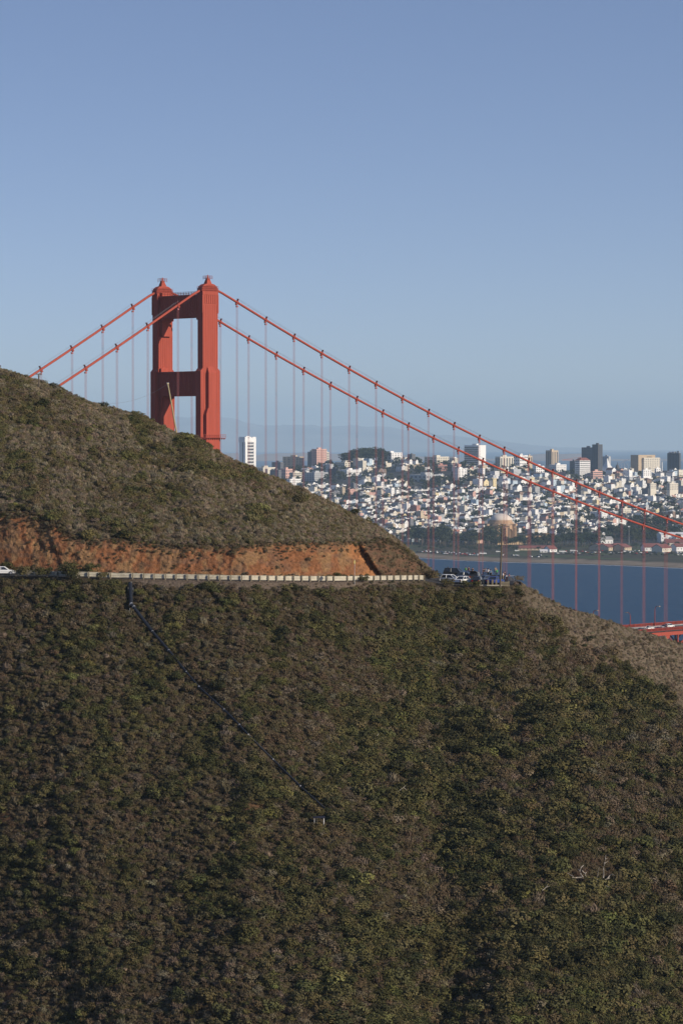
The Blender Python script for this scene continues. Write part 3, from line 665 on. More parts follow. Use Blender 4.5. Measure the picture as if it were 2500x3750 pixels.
# ---------------------------------------------------------------- cars
CARM = {}
def paint(name, c):
    if name not in CARM: CARM[name] = mat(name + '_car_paint', c, 0.3, spec=0.6)
    return CARM[name]
def make_car(kind, pm_, loc, rz, label, group, open_gate=False):
    root = empty('parked_car' if 'parked' in group else 'car', loc, rz); tag(root, label, 'car', group)
    L, W = {'hatch': (4.1, 1.74), 'sedan': (4.7, 1.8), 'suv': (4.6, 1.86), 'pickup': (5.2, 1.9), 'minivan': (4.9, 1.9)}[kind]
    h = {'hatch': 1.5, 'sedan': 1.44, 'suv': 1.75, 'pickup': 1.78, 'minivan': 1.78}[kind]; x = L / 2; b = {'suv': .98, 'pickup': 1.02, 'minivan': .98}.get(kind, .86)
    prof = [(-x, .35), (-x + .02, b - .05), (-x + .3, b + .03), (x - 1.2, b + .02), (x - .4, b - .12), (x - .04, b - .3), (x, .4), (x - .1, .28), (-x + .1, .28)]
    m = MB()
    def strip(prof, w0, inset):
        n = len(prof); base = len(m.v)
        for sgn, ww in ((-1, w0), (1, w0)):
            for (px_, pz_) in prof: m.v.append((px_, sgn * (ww - (inset if pz_ > b - .1 or pz_ < .3 else 0)), pz_))
        m.f.append(tuple(base + i for i in range(n))); m.f.append(tuple(base + n + i for i in reversed(range(n)))); m.m += [0, 0]
        for i in range(n): m.f.append((base + i, base + i + n, base + (i + 1) % n + n, base + (i + 1) % n)); m.m.append(0)
    strip(prof, W / 2, .06)
    m.build('body', pm_, root)
    cab = {'hatch': (-x + .12, -x + .45, x - 1.9, x - 1.15), 'sedan': (-x + .75, -x + 1.45, x - 2.0, x - 1.25), 'suv': (-x + .08, -x + .35, x - 1.85, x - 1.2),
           'pickup': (-x + 2.0, -x + 2.15, x - 2.0, x - 1.3), 'minivan': (-x + .08, -x + .35, x - 2.0, x - 1.0)}[kind]
    m = MB(); hw, hr = W / 2 - .08, W / 2 - .26
    m.add([(cab[0], -hw, b), (cab[3], -hw, b), (cab[3], hw, b), (cab[0], hw, b), (cab[1], -hr, h - .07), (cab[2], -hr, h - .07), (cab[2], hr, h - .07), (cab[1], hr, h - .07)],
          [(0, 1, 5, 4), (1, 2, 6, 5), (2, 3, 7, 6), (3, 0, 4, 7), (4, 5, 6, 7)])
    m.build('window', M_glass, root)
    m = MB(); m.box(cab[1] - .03, cab[2] + .03, -hr - .02, hr + .02, h - .072, h, tx=.12, ty=.1)
    for s in (-1, 1):
        for (xa, xb) in ((cab[0], cab[1]), (cab[3], cab[2])): m.tube([(xa, s * (hw + .01), b), (xb, s * (hr + .01), h - .04)], .05, 4)
        xm = (cab[1] + cab[2]) / 2; m.tube([(xm, s * (hw + .01), b), (xm, s * (hr + .01), h - .04)], .05, 4)
    m.build('roof', pm_, root)
    for sx in (-1, 1):
        for s in (-1, 1):
            m = MB(); c = (sx * (x - .85), s * (W / 2 - .02), .32)
            m.tube([(c[0], c[1] - .1 * s, c[2]), (c[0], c[1] + .04 * s, c[2])], .32, 14); wh = m.build('wheel', M_rubber, root)
            m = MB(); m.tube([(c[0], c[1] + .041 * s, c[2]), (c[0], c[1] + .06 * s, c[2])], .19, 10); m.build('rim', M_chrome, wh)
    for s in (-1, 1):
        m = MB(); m.box(x - .12, x + .01, s * (W / 2 - .3) - .18, s * (W / 2 - .3) + .18, b - .3, b - .14); m.build('headlight', M_white, root)
        m = MB(); m.box(-x - .015, -x + .1, s * (W / 2 - .22) - .14, s * (W / 2 - .22) + .14, b - .28, b - .05); m.build('tail_light', M_red, root)
    if open_gate:
        m = MB(); m.add([(-x + .3, -hr, h), (-x + .3, hr, h), (-x - .75, hr, h + .25), (-x - .75, -hr, h + .25), (-x + .3, -hr, h - .06), (-x + .3, hr, h - .06), (-x - .75, hr, h + .19), (-x - .75, -hr, h + .19)],
                        [(0, 1, 2, 3), (7, 6, 5, 4), (0, 3, 7, 4), (1, 5, 6, 2), (3, 2, 6, 7), (0, 4, 5, 1)]); m.build('tailgate', pm_, root)
    return root
Wt, Dk, Bl, Gb, Bk, Br, Rd = paint('white', (.80, .80, .78)), paint('charcoal', (.035, .04, .045)), paint('blue', (.02, .05, .22)), paint('slate_blue', (.08, .11, .17)), paint('black', (.012, .012, .014)), paint('brown', (.10, .075, .05)), paint('red', (.35, .02, .02))
def car_at(u, Y, kind, pm_, rz, label, group='cars parked at the overlook', dv=0, **k):
    p = ray(u, 1800, Y); p.z = ground_z(u, Y) + .02; return make_car(kind, pm_, p, R(rz), label, group, **k)
car_at(1652, 594, 'hatch', Wt, -28, 'white hatchback at the left end of the overlook, just behind the green bushes')
car_at(1668, 607, 'suv', Dk, -20, 'dark SUV parked behind the white hatchback at the overlook')
car_at(1697, 603, 'sedan', Gb, 160, 'dark slate car half hidden between the SUV and the white sedan')
car_at(1698, 593, 'sedan', Wt, 55, 'white sedan showing its red tail lights at the middle of the overlook')
car_at(1742, 601, 'suv', Br, 75, 'brown wagon with its tailgate raised at the middle of the overlook', open_gate=True)
car_at(1752, 593, 'hatch', Bk, 70, 'low black car in front of the open brown wagon')
car_at(1782, 597, 'sedan', Gb, 42, 'slate blue sedan parked left of the utility pole')
car_at(1813, 595, 'sedan', Bl, 62, 'deep blue car parked right beside the utility pole')
p = ray(8, 1800, 552.5); p.z = ground_z(8, 552.5) + .02
make_car('sedan', Wt, p, R(4), 'white car driving on the hill road at the left edge, cut by the frame', 'cars on the hill road')
DL = 'cars crossing the bridge deck'
for (u, y, kind, pm_, rz, lab) in ((2345, -4.5, 'sedan', Dk, 180, 'dark sedan leading the group on the bridge deck beside the near lamp post'), (2361, -5.0, 'sedan', Wt, 180, 'low white car between the dark sedan and the white pickup on the bridge'),
        (2377, -2.0, 'pickup', Wt, 180, 'white pickup in the middle of the bridge traffic'), (2412, -5.5, 'sedan', Rd, 180, 'red car low behind the near railing of the bridge'),
        (2424, -5.5, 'sedan', Wt, 180, 'white car right behind the red car on the bridge'), (2436, 2.5, 'sedan', Bk, 0, 'black car just ahead of the white minivan on the bridge'),
        (2452, 2.5, 'minivan', Wt, 0, 'white minivan alone at the right side of the bridge deck')):
    t = on_deck(u, y); make_car(kind, pm_, bpt(t, y, .03), PHI + R(rz), lab, DL)

# ---------------------------------------------------------------- guardrail, poles, sign, drain pipe, platform
gr = empty('guardrail', ray(700, 2125, f_Yr(700) - 0.3)); tag(gr, 'long pale guardrail with wooden posts running along the downhill edge of the road', 'guardrail')
def rail_pt(u, dz=0.0, dy=-0.2): 
    Yq = float(f_Yr(u)) + dy; q = ray(u, 1800, Yq); q.z = float(zof(f_vr(u), f_Yr(u))) + dz; return q - gr.location
ug = []; u = 60.0; last = None
while u < 1566:
    ug.append(u); q0 = rail_pt(u); du = 1.0
    while (rail_pt(u + du) - q0).length < 1.905: du += 0.5
    u += du
m0 = MB(); m0.box(-.10, .10, -.10, .10, -.3, 1.08)
pme = m0.mesh('post', M_post)
for i, u in enumerate(ug):
    if i in (10, 33): continue
    link('post', pme, gr, rail_pt(u) + Vector((rnd.uniform(-.04, .04), -0.16, rnd.uniform(-.05, .03))), rnd.uniform(-.05, .05)).scale = (1, 1, rnd.uniform(.95, 1.05))
for i in range(0, len(ug) - 1, 2):
    a_, b_ = ug[i], ug[min(i + 2, len(ug) - 1)]; m = MB(); jz = rnd.uniform(-.02, .02); n = 3
    for k in range(n - 1):
        ua, ub = a_ + (b_ - a_) * k / (n - 1), a_ + (b_ - a_) * (k + 1) / (n - 1); P0, P1 = rail_pt(ua, dy=.0), rail_pt(ub, dy=.0)
        secs = [(0, .16), (.07, .24), (.07, .33), (0, .42), (0, .50), (.07, .58), (.07, .67), (0, .76), (.06, .84), (.06, .92), (0, .98), (.03, .98), (.03, .16)]
        vs_ = [(P0.x, P0.y - s0, P0.z + s1 + jz) for s0, s1 in secs] + [(P1.x, P1.y - s0, P1.z + s1 + jz) for s0, s1 in secs]; nn = len(secs)
        m.add(vs_, [(j, j + 1, nn + j + 1, nn + j) for j in range(nn - 1)])
    m.build('rail', M_rail, gr)
# guard posts and timber bulkhead at the overlook
og = empty('timber_guardrail', ray(1800, 2136, 588)); og.location.z = ground_z(1800, 589.5); tag(og, 'short run of pale timber guard posts below the parked cars, left of the utility pole', 'guardrail')
for u in (1756, 1770, 1787, 1803, 1817):
    q = ray(u, 1800, 588.9); q.z = ground_z(1800, 589.8); q -= og.location; m = MB(); m.box(-.16, .16, -.14, .14, -.3, 1.15); m.build('post', M_post, og, q)
qa, qb = ray(1752, 1800, 588.7), ray(1838, 1800, 588.7)
for z_ in (-.02,):
    m = MB(); m.box(qa.x, qb.x, -.05, .05, z_, z_ + .22); m.build('rail', M_rail, og, (-og.location.x, 588.7 - og.location.y, 0))
bh = empty('timber_bulkhead', ray(1848, 1800, 590)); bh.location.z = ground_z(1848, 591.5); tag(bh, 'low wall of upright weathered timbers at the overlook edge, right of the utility pole', 'retaining wall')
for k in range(5):
    m = MB(); m.box(-.17, .17, -.15, .15, -.5, .85 + rnd.uniform(-.08, .12)); m.build('timber', M_post, bh, (-.75 + .37 * k, 0, 0), rnd.uniform(-.05, .05))
bn = empty('bench', ray(1872, 1800, 600)); bn.location.z = ground_z(1872, 600); bn.rotation_euler[2] = R(20); tag(bn, 'small grey metal barrier at the end of the overlook beside the person in red', 'rack')
m = MB()
for k in range(5): m.tube([(-.6 + .3 * k, 0, 0), (-.6 + .3 * k, 0, .95)], .03, 6)
m.build('bars', M_galv, bn); m = MB(); m.tube([(-.62, 0, .96), (.62, 0, .96)], .035, 6); m.build('top_bar', M_galv, bn)

def utility_pole(u0, v0, u1, v1, Y, r, matl, label, arm=True, arm_px=None, lean_y=0.0, extra=1.0):
    a_ = ray(u0, v0, Y); b_ = ray(u1, v1, Y + lean_y); root = empty('utility_pole', a_); tag(root, label, 'utility pole')
    d = b_ - a_; m = MB(); m.tube([-d.normalized() * extra, d * .5, d], [r * 1.15, r, r * .8], 10); m.build('pole', matl, root)
    if arm:
        w_ = arm_px / F * Y / 2; top = d * 0.985; ax = Vector((math.cos(arm), math.sin(arm), 0)); m = MB(); M_ = Matrix.Translation(top) @ Matrix.Rotation(arm, 4, 'Z')
        m.box(-w_, w_, -.07, .07, -.08, .08, M=M_); ca = m.build('crossarm', matl, root)
        for s in (-.9, -.45, .45, .9):
            m = MB(); m.cyl(0, 0, .08, .26, .05, .035, 8); m.build('insulator', M_galv, ca, M_ @ Vector((s * w_, 0, 0)))
        m = MB()
        for s in (-1, 1): m.tube([M_ @ Vector((s * w_ * .6, 0, -.05)), M_ @ Vector((0, 0, -.8))], .03, 4)
        m.build('brace', M_galv, ca)
    return root
utility_pole(1831, 2146, 1838, 1920, 587.0, .17, M_pole, 'dark wooden utility pole with a crossarm standing at the overlook in front of the bay', arm=0.5, arm_px=34)
utility_pole(647, 1588, 614, 1402, 620, .155, M_polel, 'leaning yellowed utility pole on the hill crest in front of the bridge tower', arm=1.2, arm_px=16)
utility_pole(142, 1404, 142, 1369, 620, .15, M_pole, 'top of a dark utility pole with crossarm peeking over the hill at the left', arm=-0.15, arm_px=24)
# wires
def wire(a_, b_, sag, label):
    m = MB(); m.tube([a_.lerp(b_, k / 20) - Vector((0, 0, sag * 4 * (k / 20) * (1 - k / 20))) for k in range(21)], .018, 3, cap=False)
    tag(m.build('power_line', M_galv), label, 'power line')
wire(ray(150, 1372, 620), ray(616, 1404, 620), 4.8, 'thin sagging wire from the left hilltop pole to the leaning yellowed pole')
# road sign seen edge-on
a_ = ray(1298, 2131, 555.5); sg = empty('road_sign', a_); tag(sg, 'narrow yellow road sign on a thin grey post by the orange cut bank', 'road sign')
m = MB(); m.tube([(0, 0, -.5), (0, 0, 4.0)], .05, 6); m.build('post', M_galv, sg)
m = MB(); m.prism([(0, 0), (.52, .52), (0, 1.04), (-.52, .52)], -.02, .02, M=Matrix.Translation((0, 0, 3.0)) @ Matrix.Rotation(1.15, 4, 'Z')); m.build('sign_plate', mat('faded_yellow_sign', (.34, .25, .05), .5), sg)
# drain pipe
P3 = [ground_at(u, v) for (u, v) in PIPE]
dp = empty('drain_pipe', P3[0]); tag(dp, 'black corrugated drain pipe running from below the guardrail diagonally down the slope', 'pipe')
for i in range(len(PIPE) - 1):
    r_ = (.36, .34, .30, .24, .21)[i] if i < 5 else .165
    a_ = P3[i] + Vector((0, -.5, .70)) - P3[0]; b_ = P3[i + 1] + Vector((0, -.5, .70)) - P3[0]; n = 14
    m = MB(); pts_ = [a_.lerp(b_, k / n) for k in range(n + 1)]; m.tube(pts_, [r_ * (1.0 if k % 2 else 1.05) for k in range(n + 1)], 12); m.build('pipe_section', M_pipe, dp, smooth=True)
    if i > 0:
        d = (b_ - a_).normalized(); m = MB(); m.tube([a_ - d * .10, a_ + d * .10], r_ * 1.16, 12); m.build('coupling', M_galv, dp)
for (u, v) in ((488, 2172), (476, 2248), (470, 2172)):
    q = ground_at(u, v) - P3[0]; m = MB(); m.tube([q + Vector((0, -.5, -.2)), q + Vector((0, -.5, 1.0))], .035, 6); m.build('stake', M_galv, dp)
q = ground_at(1168, 3014); q.z += .25; q.y -= .6; pf = empty('platform', q); tag(pf, 'small dark slatted platform on thin pale legs at the foot of the drain pipe', 'platform')
m = MB(); m.box(-.98, .98, -.6, .6, .62, .82); m.build('top', mat('blue_black_panel', (.018, .02, .04), .5), pf)
for (x_, y_) in ((-.75, -.5), (.75, -.5), (-.35, .45), (.8, .45)):
    m = MB(); m.tube([(x_, y_, -.5), (x_, y_, .62)], .045, 6); m.build('leg', M_white, pf)
# bleached dead branches
def dead(name, base_uv, lines, label):
    b0 = ground_at(*base_uv); Yb = b0.y - 2.6; root = empty(name, b0); tag(root, label, 'dead branch', 'bleached dead wood on the slope')
    for L_, r_ in lines:
        pts_ = [ray(u, v, Yb - .4 * math.sin(i * 1.7 + r_ * 30)) - b0 for i, (u, v) in enumerate(L_)]
        m = MB(); m.tube(pts_, [r_ * 0.95 * (1 - .6 * i / (len(pts_) - 1)) for i in range(len(pts_))], 6); m.build('branch', M_dead, root)
sc_ = lambda L: [(2000 + x * .2232, 3080 + y * .2232) for x, y in L]
dead('dead_branch', (2130, 3216), [(sc_([(600, 600), (555, 530), (545, 500), (570, 440), (610, 400)]), .12), (sc_([(585, 490), (630, 540), (655, 590)]), .09), (sc_([(590, 600), (500, 605), (420, 605)]), .13), (sc_([(440, 590), (360, 540), (275, 505)]), .07), (sc_([(545, 490), (515, 460)]), .07), (sc_([(630, 540), (660, 515)]), .08)],
     'forked bleached dead branch sprawling among dark shrubs low on the right slope')
dead('dead_branch', (2195, 3240), [(sc_([(830, 710), (880, 690), (930, 680), (955, 640), (1040, 610)]), .13), (sc_([(930, 640), (940, 560), (935, 470), (950, 380), (970, 290), (972, 230)]), .11), (sc_([(1000, 620), (1040, 570), (1080, 548), (1115, 570)]), .08), (sc_([(850, 740), (930, 715), (1035, 765)]), .08), (sc_([(820, 700), (835, 600), (865, 430)]), .06), (sc_([(950, 375), (1010, 335)]), .05), (sc_([(965, 300), (1005, 295)]), .04)],
     'bleached dead trunk with one tall upright limb, right of the sprawling dead branch')
dead('dead_branch', (1385, 2690), [([(1378, 2710), (1380, 2695), (1372, 2684)], .07), ([(1380, 2695), (1388, 2686)], .05)], 'tiny pale forked twig on the middle slope right of the drain pipe')
dead('dead_branch', (1470, 2895), [([(1455, 2900), (1470, 2890), (1485, 2878)], .06), ([(1470, 2890), (1462, 2908)], .05), ([(1476, 2884), (1490, 2895)], .05)], 'pale forked twigs beside the silvery bush right of the pipe end')
dead('dead_branch', (1990, 3256), [([(1985, 3262), (2000, 3250), (2012, 3246)], .06), ([(2000, 3250), (2004, 3240)], .04)], 'short pale stick left of the two big bleached branches')

# ---------------------------------------------------------------- people at the overlook
SKIN = mat('skin', (.42, .25, .18), .6); HAIRD = mat('dark_hair', (.02, .014, .01), .7); HAIRB = mat('light_brown_hair', (.20, .13, .07), .7)
def skinned(name, verts, edges, radii, m_, parent, sub=1):
    me = bpy.data.meshes.new(name); me.from_pydata([Vector(v) for v in verts], edges, []); me.materials.append(m_)
    o = link(name, me, parent); s = o.modifiers.new('skin', 'SKIN'); s.use_smooth_shade = True
    for i, r_ in enumerate(radii):
        sv_ = me.skin_vertices[0].data[i]; sv_.radius = (r_, r_) if not isinstance(r_, tuple) else r_; sv_.use_root = (i == 0)
    if sub: ss = o.modifiers.new('smooth', 'SUBSURF'); ss.levels = sub; ss.render_levels = sub
    return o
def person(u, Y, rz, shirt, pants, hair, label, pose='stand', h=1.72):
    p = ray(u, 1800, Y); p.z = ground_z(u, Y) + .01; root = empty('person', p, R(rz)); root.scale = (h / 1.74,) * 3
    tag(root, label, 'person', 'visitors at the overlook')
    # joints: +x is forward
    hip, kn, an = .90, .48, .07
    V = [(0, 0, .93), (0, .09, .90), (0.01, .11, kn), (-.02, .12, an), (.14, .13, .03), (0, -.09, .90), (.03, -.11, kn), (.0, -.12, an), (.16, -.13, .03),
         (0, 0, 1.12), (0, 0, 1.38), (0, 0, 1.48), (.015, 0, 1.54), (.03, 0, 1.62), (.02, 0, 1.70), (0, .17, 1.38), (0, -.17, 1.38)]
    Rr = [.13, .095, .062, .042, .04, .095, .062, .042, .04, .125, .14, .055, .062, .088, .07, .065, .065]
    E_ = [(0, 1), (1, 2), (2, 3), (3, 4), (0, 5), (5, 6), (6, 7), (7, 8), (0, 9), (9, 10), (10, 11), (11, 12), (12, 13), (13, 14), (10, 15), (10, 16)]
    arms = {'stand': [((.02, .23, 1.10), (.08, .22, .86)), ((.02, -.23, 1.10), (.08, -.22, .86))], 'photo': [((.16, .24, 1.22), (.34, .08, 1.46)), ((.16, -.24, 1.22), (.34, -.08, 1.46))],
            'bent': [((.02, .25, 1.12), (.20, .10, 1.12)), ((.02, -.23, 1.10), (.08, -.22, .86))]}[pose]
    sides = []
    for s, (el, ha) in zip((15, 16), arms):
        n = len(V); V += [el, ha]; Rr += [.045, .033]; E_ += [(s, n), (n, n + 1)]; el, ha = Vector(el), Vector(ha); d = (ha - el).normalized(); side = d.cross(Vector((0, 0, 1)) if abs(d.z) < .9 else Vector((1, 0, 0))).normalized()
        pm2 = ha + d * .06; V.append(tuple(pm2)); Rr.append((.04, .02)); E_.append((n + 1, n + 2))
        for k, (o_, L_) in enumerate(((-.03, .062), (-.01, .075), (.01, .072), (.03, .055))):
            V.append(tuple(pm2 + side * o_ + d * (.03 + L_))); Rr.append(.009); E_.append((n + 2, len(V) - 1))
        V.append(tuple(ha + side * -.055 + d * .06)); Rr.append(.011); E_.append((n + 1, len(V) - 1))
    skinned('body', V, E_, Rr, SKIN, root)
    m = MB(); m.lathe([(.0, 1.745), (.06, 1.74), (.098, 1.70), (.106, 1.65), (.10, 1.59)], 10, c=(-.005, 0)); m.build('hair', hair, root, smooth=True)
    m = MB(); m.box(.105, .135, -.012, .012, 1.60, 1.635); 
    for s in (-1, 1): m.box(.10, .118, s * .035 - .012, s * .035 + .012, 1.645, 1.655, 0)
    m.build('face', HAIRD, root)
    idx = [0, 9, 10, 15, 16]; el0, el1 = arms[0][0], arms[1][0]
    skinned('shirt', [V[9], V[10], V[15], V[16], el0, el1, (0, 0, .90)], [(0, 1), (1, 2), (1, 3), (2, 4), (3, 5), (0, 6)], [.15, .165, .085, .085, .062, .062, .155], shirt, root)
    skinned('trousers', [V[0], V[1], V[2], V[3], V[5], V[6], V[7]], [(0, 1), (1, 2), (2, 3), (0, 4), (4, 5), (5, 6)], [.15, .115, .082, .07, .115, .082, .07], pants, root)
    m = MB()
    for i in (4, 8): m.box(V[i][0] - .22, V[i][0] + .06, V[i][1] - .05, V[i][1] + .05, 0, .09, tx=.03, ty=.01)
    m.build('shoes', M_rubber, root)
    return root
cl = lambda n, c: mat(n + '_cloth', c, .9, spec=.1)
cG, cDr, cBk, cGr, cWh, cLb, cRe, cJe, cTn = cl('green', (.03, .30, .09)), cl('maroon', (.10, .035, .04)), cl('black', (.012, .012, .015)), cl('grey_blue', (.15, .20, .28)), cl('white', (.75, .75, .72)), cl('pale_blue', (.35, .55, .68)), cl('red', (.55, .05, .04)), cl('denim', (.06, .09, .16)), cl('tan', (.40, .32, .22))
for a_ in ((1640, 607, 100, cBk, cTn, HAIRD, 'person in black standing alone at the left end of the overlook behind the white hatchback', 'stand', 1.84),
           (1705, 611, 80, cG, cJe, HAIRD, 'person in a bright green shirt at the middle of the overlook beside the maroon top', 'bent', 1.72),
           (1716, 611, 80, cDr, cJe, HAIRD, 'person in a maroon top right of the first green shirt at the overlook', 'stand', 1.76),
           (1729, 610, 60, cBk, cJe, HAIRD, 'person in black standing behind the brown wagon', 'photo', 1.66),
           (1771, 609, 120, cBk, cJe, HAIRD, 'person in a black jacket at the left of the cluster behind the slate blue sedan', 'stand', 1.72),
           (1778, 610, 90, cGr, cJe, HAIRB, 'person in grey blue between the black jacket and white top at the overlook', 'stand', 1.68),
           (1787, 609, 70, cWh, cBk, HAIRD, 'person in a white top with dark trousers behind the slate blue sedan', 'photo', 1.74),
           (1796, 608, 60, cLb, cBk, HAIRD, 'person in a pale blue top right of the white top behind the slate blue sedan', 'bent', 1.70),
           (1814, 612, 90, cTn, cJe, HAIRB, 'person in tan behind the green shirt just left of the utility pole', 'stand', 1.78),
           (1819, 609, 100, cG, cJe, HAIRB, 'person in a green shirt just left of the utility pole', 'stand', 1.74),
           (1841.5, 601, 180, cWh, cTn, HAIRD, 'person in a white shirt and pale trousers standing just right of the utility pole', 'stand', 1.80),
           (1849, 603, 150, cBk, cJe, HAIRD, 'person in black between the white shirt and the red shirt at the overlook end', 'stand', 1.72),
           (1854.5, 600, 170, cWh, cDr, HAIRD, 'shorter person in a pale top left of the red shirt at the overlook end', 'bent', 1.38),
           (1864, 600, 200, cRe, cJe, HAIRD, 'person in a red shirt at the right end of the overlook', 'bent', 1.48)):
    person(*a_)

# ---------------------------------------------------------------- the city across the water
G = 0.80; CG, SG = math.cos(G), math.sin(G)
f_sh = I([(-2500, 4900), (900, 4600), (1535, 4440), (1700, 4330), (1850, 4275), (2100, 4215), (2300, 4150), (2500, 4070), (4500, 3700)])
f_rz = I([(-2500, 60), (800, 88), (950, 100), (1250, 118), (1500, 120), (1900, 110), (2150, 98), (2500, 94), (4500, 90)])
def city_z(u, Yq):
    u = np.asarray(u, float); Yq = np.asarray(Yq, float); d = Yq - f_sh(u)
    z = np.interp(d, [-60, 0, 14, 95, 160, 1e5], [-0.6, -0.05, 0.5, 3.4, 4.0, 4.2])
    t = np.clip((Yq - 5080) / 1320.0, 0, 1)
    z = z + (f_rz(u) - 4) * t ** 1.12 * np.clip(1 - (Yq - 6450) / 900.0, 0.1, 1)
    return z + (fbm(u / 160.0, Yq / 260.0, 3) - 0.5) * 16 * sstep(5150, 5600, Yq)
def cv(u, Yq): return float(vof(city_z(u, Yq), Yq))
def city_Y(u, v):
    Ys = np.linspace(4150, 6450, 300); V = vof(city_z(u, Ys), Ys); i = int(np.argmin(np.where(V <= v, 0, 1))); return float(Ys[i])
uc = np.linspace(-2500, 4500, 240); dc_ = np.concatenate([[-60, -30, -8, 0, 6, 14, 22, 40, 60, 80, 95, 110, 130], np.arange(150, 2600, 22), np.arange(2700, 9000, 300)])
U, D = np.meshgrid(uc, dc_); Yg = f_sh(U) + D + (fbm(U / 25.0, D * 0 + 2, 4) - .5) * 20 * (np.abs(D) < 120); Zg = city_z(U, f_sh(U) + D); Xg = (U - 1250) / F * Yg / math.cos(PITCH)
sand, wet, veg, asp = np.array([.22, .175, .125]), np.array([.11, .088, .066]), np.array([.062, .058, .036]), np.array([.060, .062, .062])
T = wet + 0 * U[..., None]; T = mixc(T, sand, sstep(8, 22, D)); T = mixc(T, veg, sstep(70, 100, D + (fbm(U / 40., D / 30., 3) - .5) * 60)); T = mixc(T, np.array([.065, .082, .036]), sstep(.54, .60, fbm(U / 120., D / 60., 3)) * sstep(100, 130, D)); T = mixc(T, asp, sstep(700, 800, D))
tag(link('city_ground', grid_mesh('city_ground', Xg, Yg, Zg, mat('city_terrain', (0, 0, 0), .95, spec=.1, noise=.25, nscale=.03, attr='tint'), {'tint': ('POINT', T.reshape(-1, 3))})), kind='structure')
us_ = np.linspace(1300, 2900, 160); m = MB()
for i in range(len(us_) - 1):
    q = []
    for u in (us_[i], us_[i + 1]):
        o_ = float(fbm(np.array(u / 14.0), np.array(1.0), 3)) * 16 - 6
        for dd in (-9 + o_, -3 + o_): y_ = float(f_sh(u)) + dd; q.append(((u - 1250) / F * y_, y_, .06))
    m.add([q[0], q[2], q[3], q[1]], [(0, 1, 2, 3)])
tag(m.build('surf', M_foam), kind='structure')

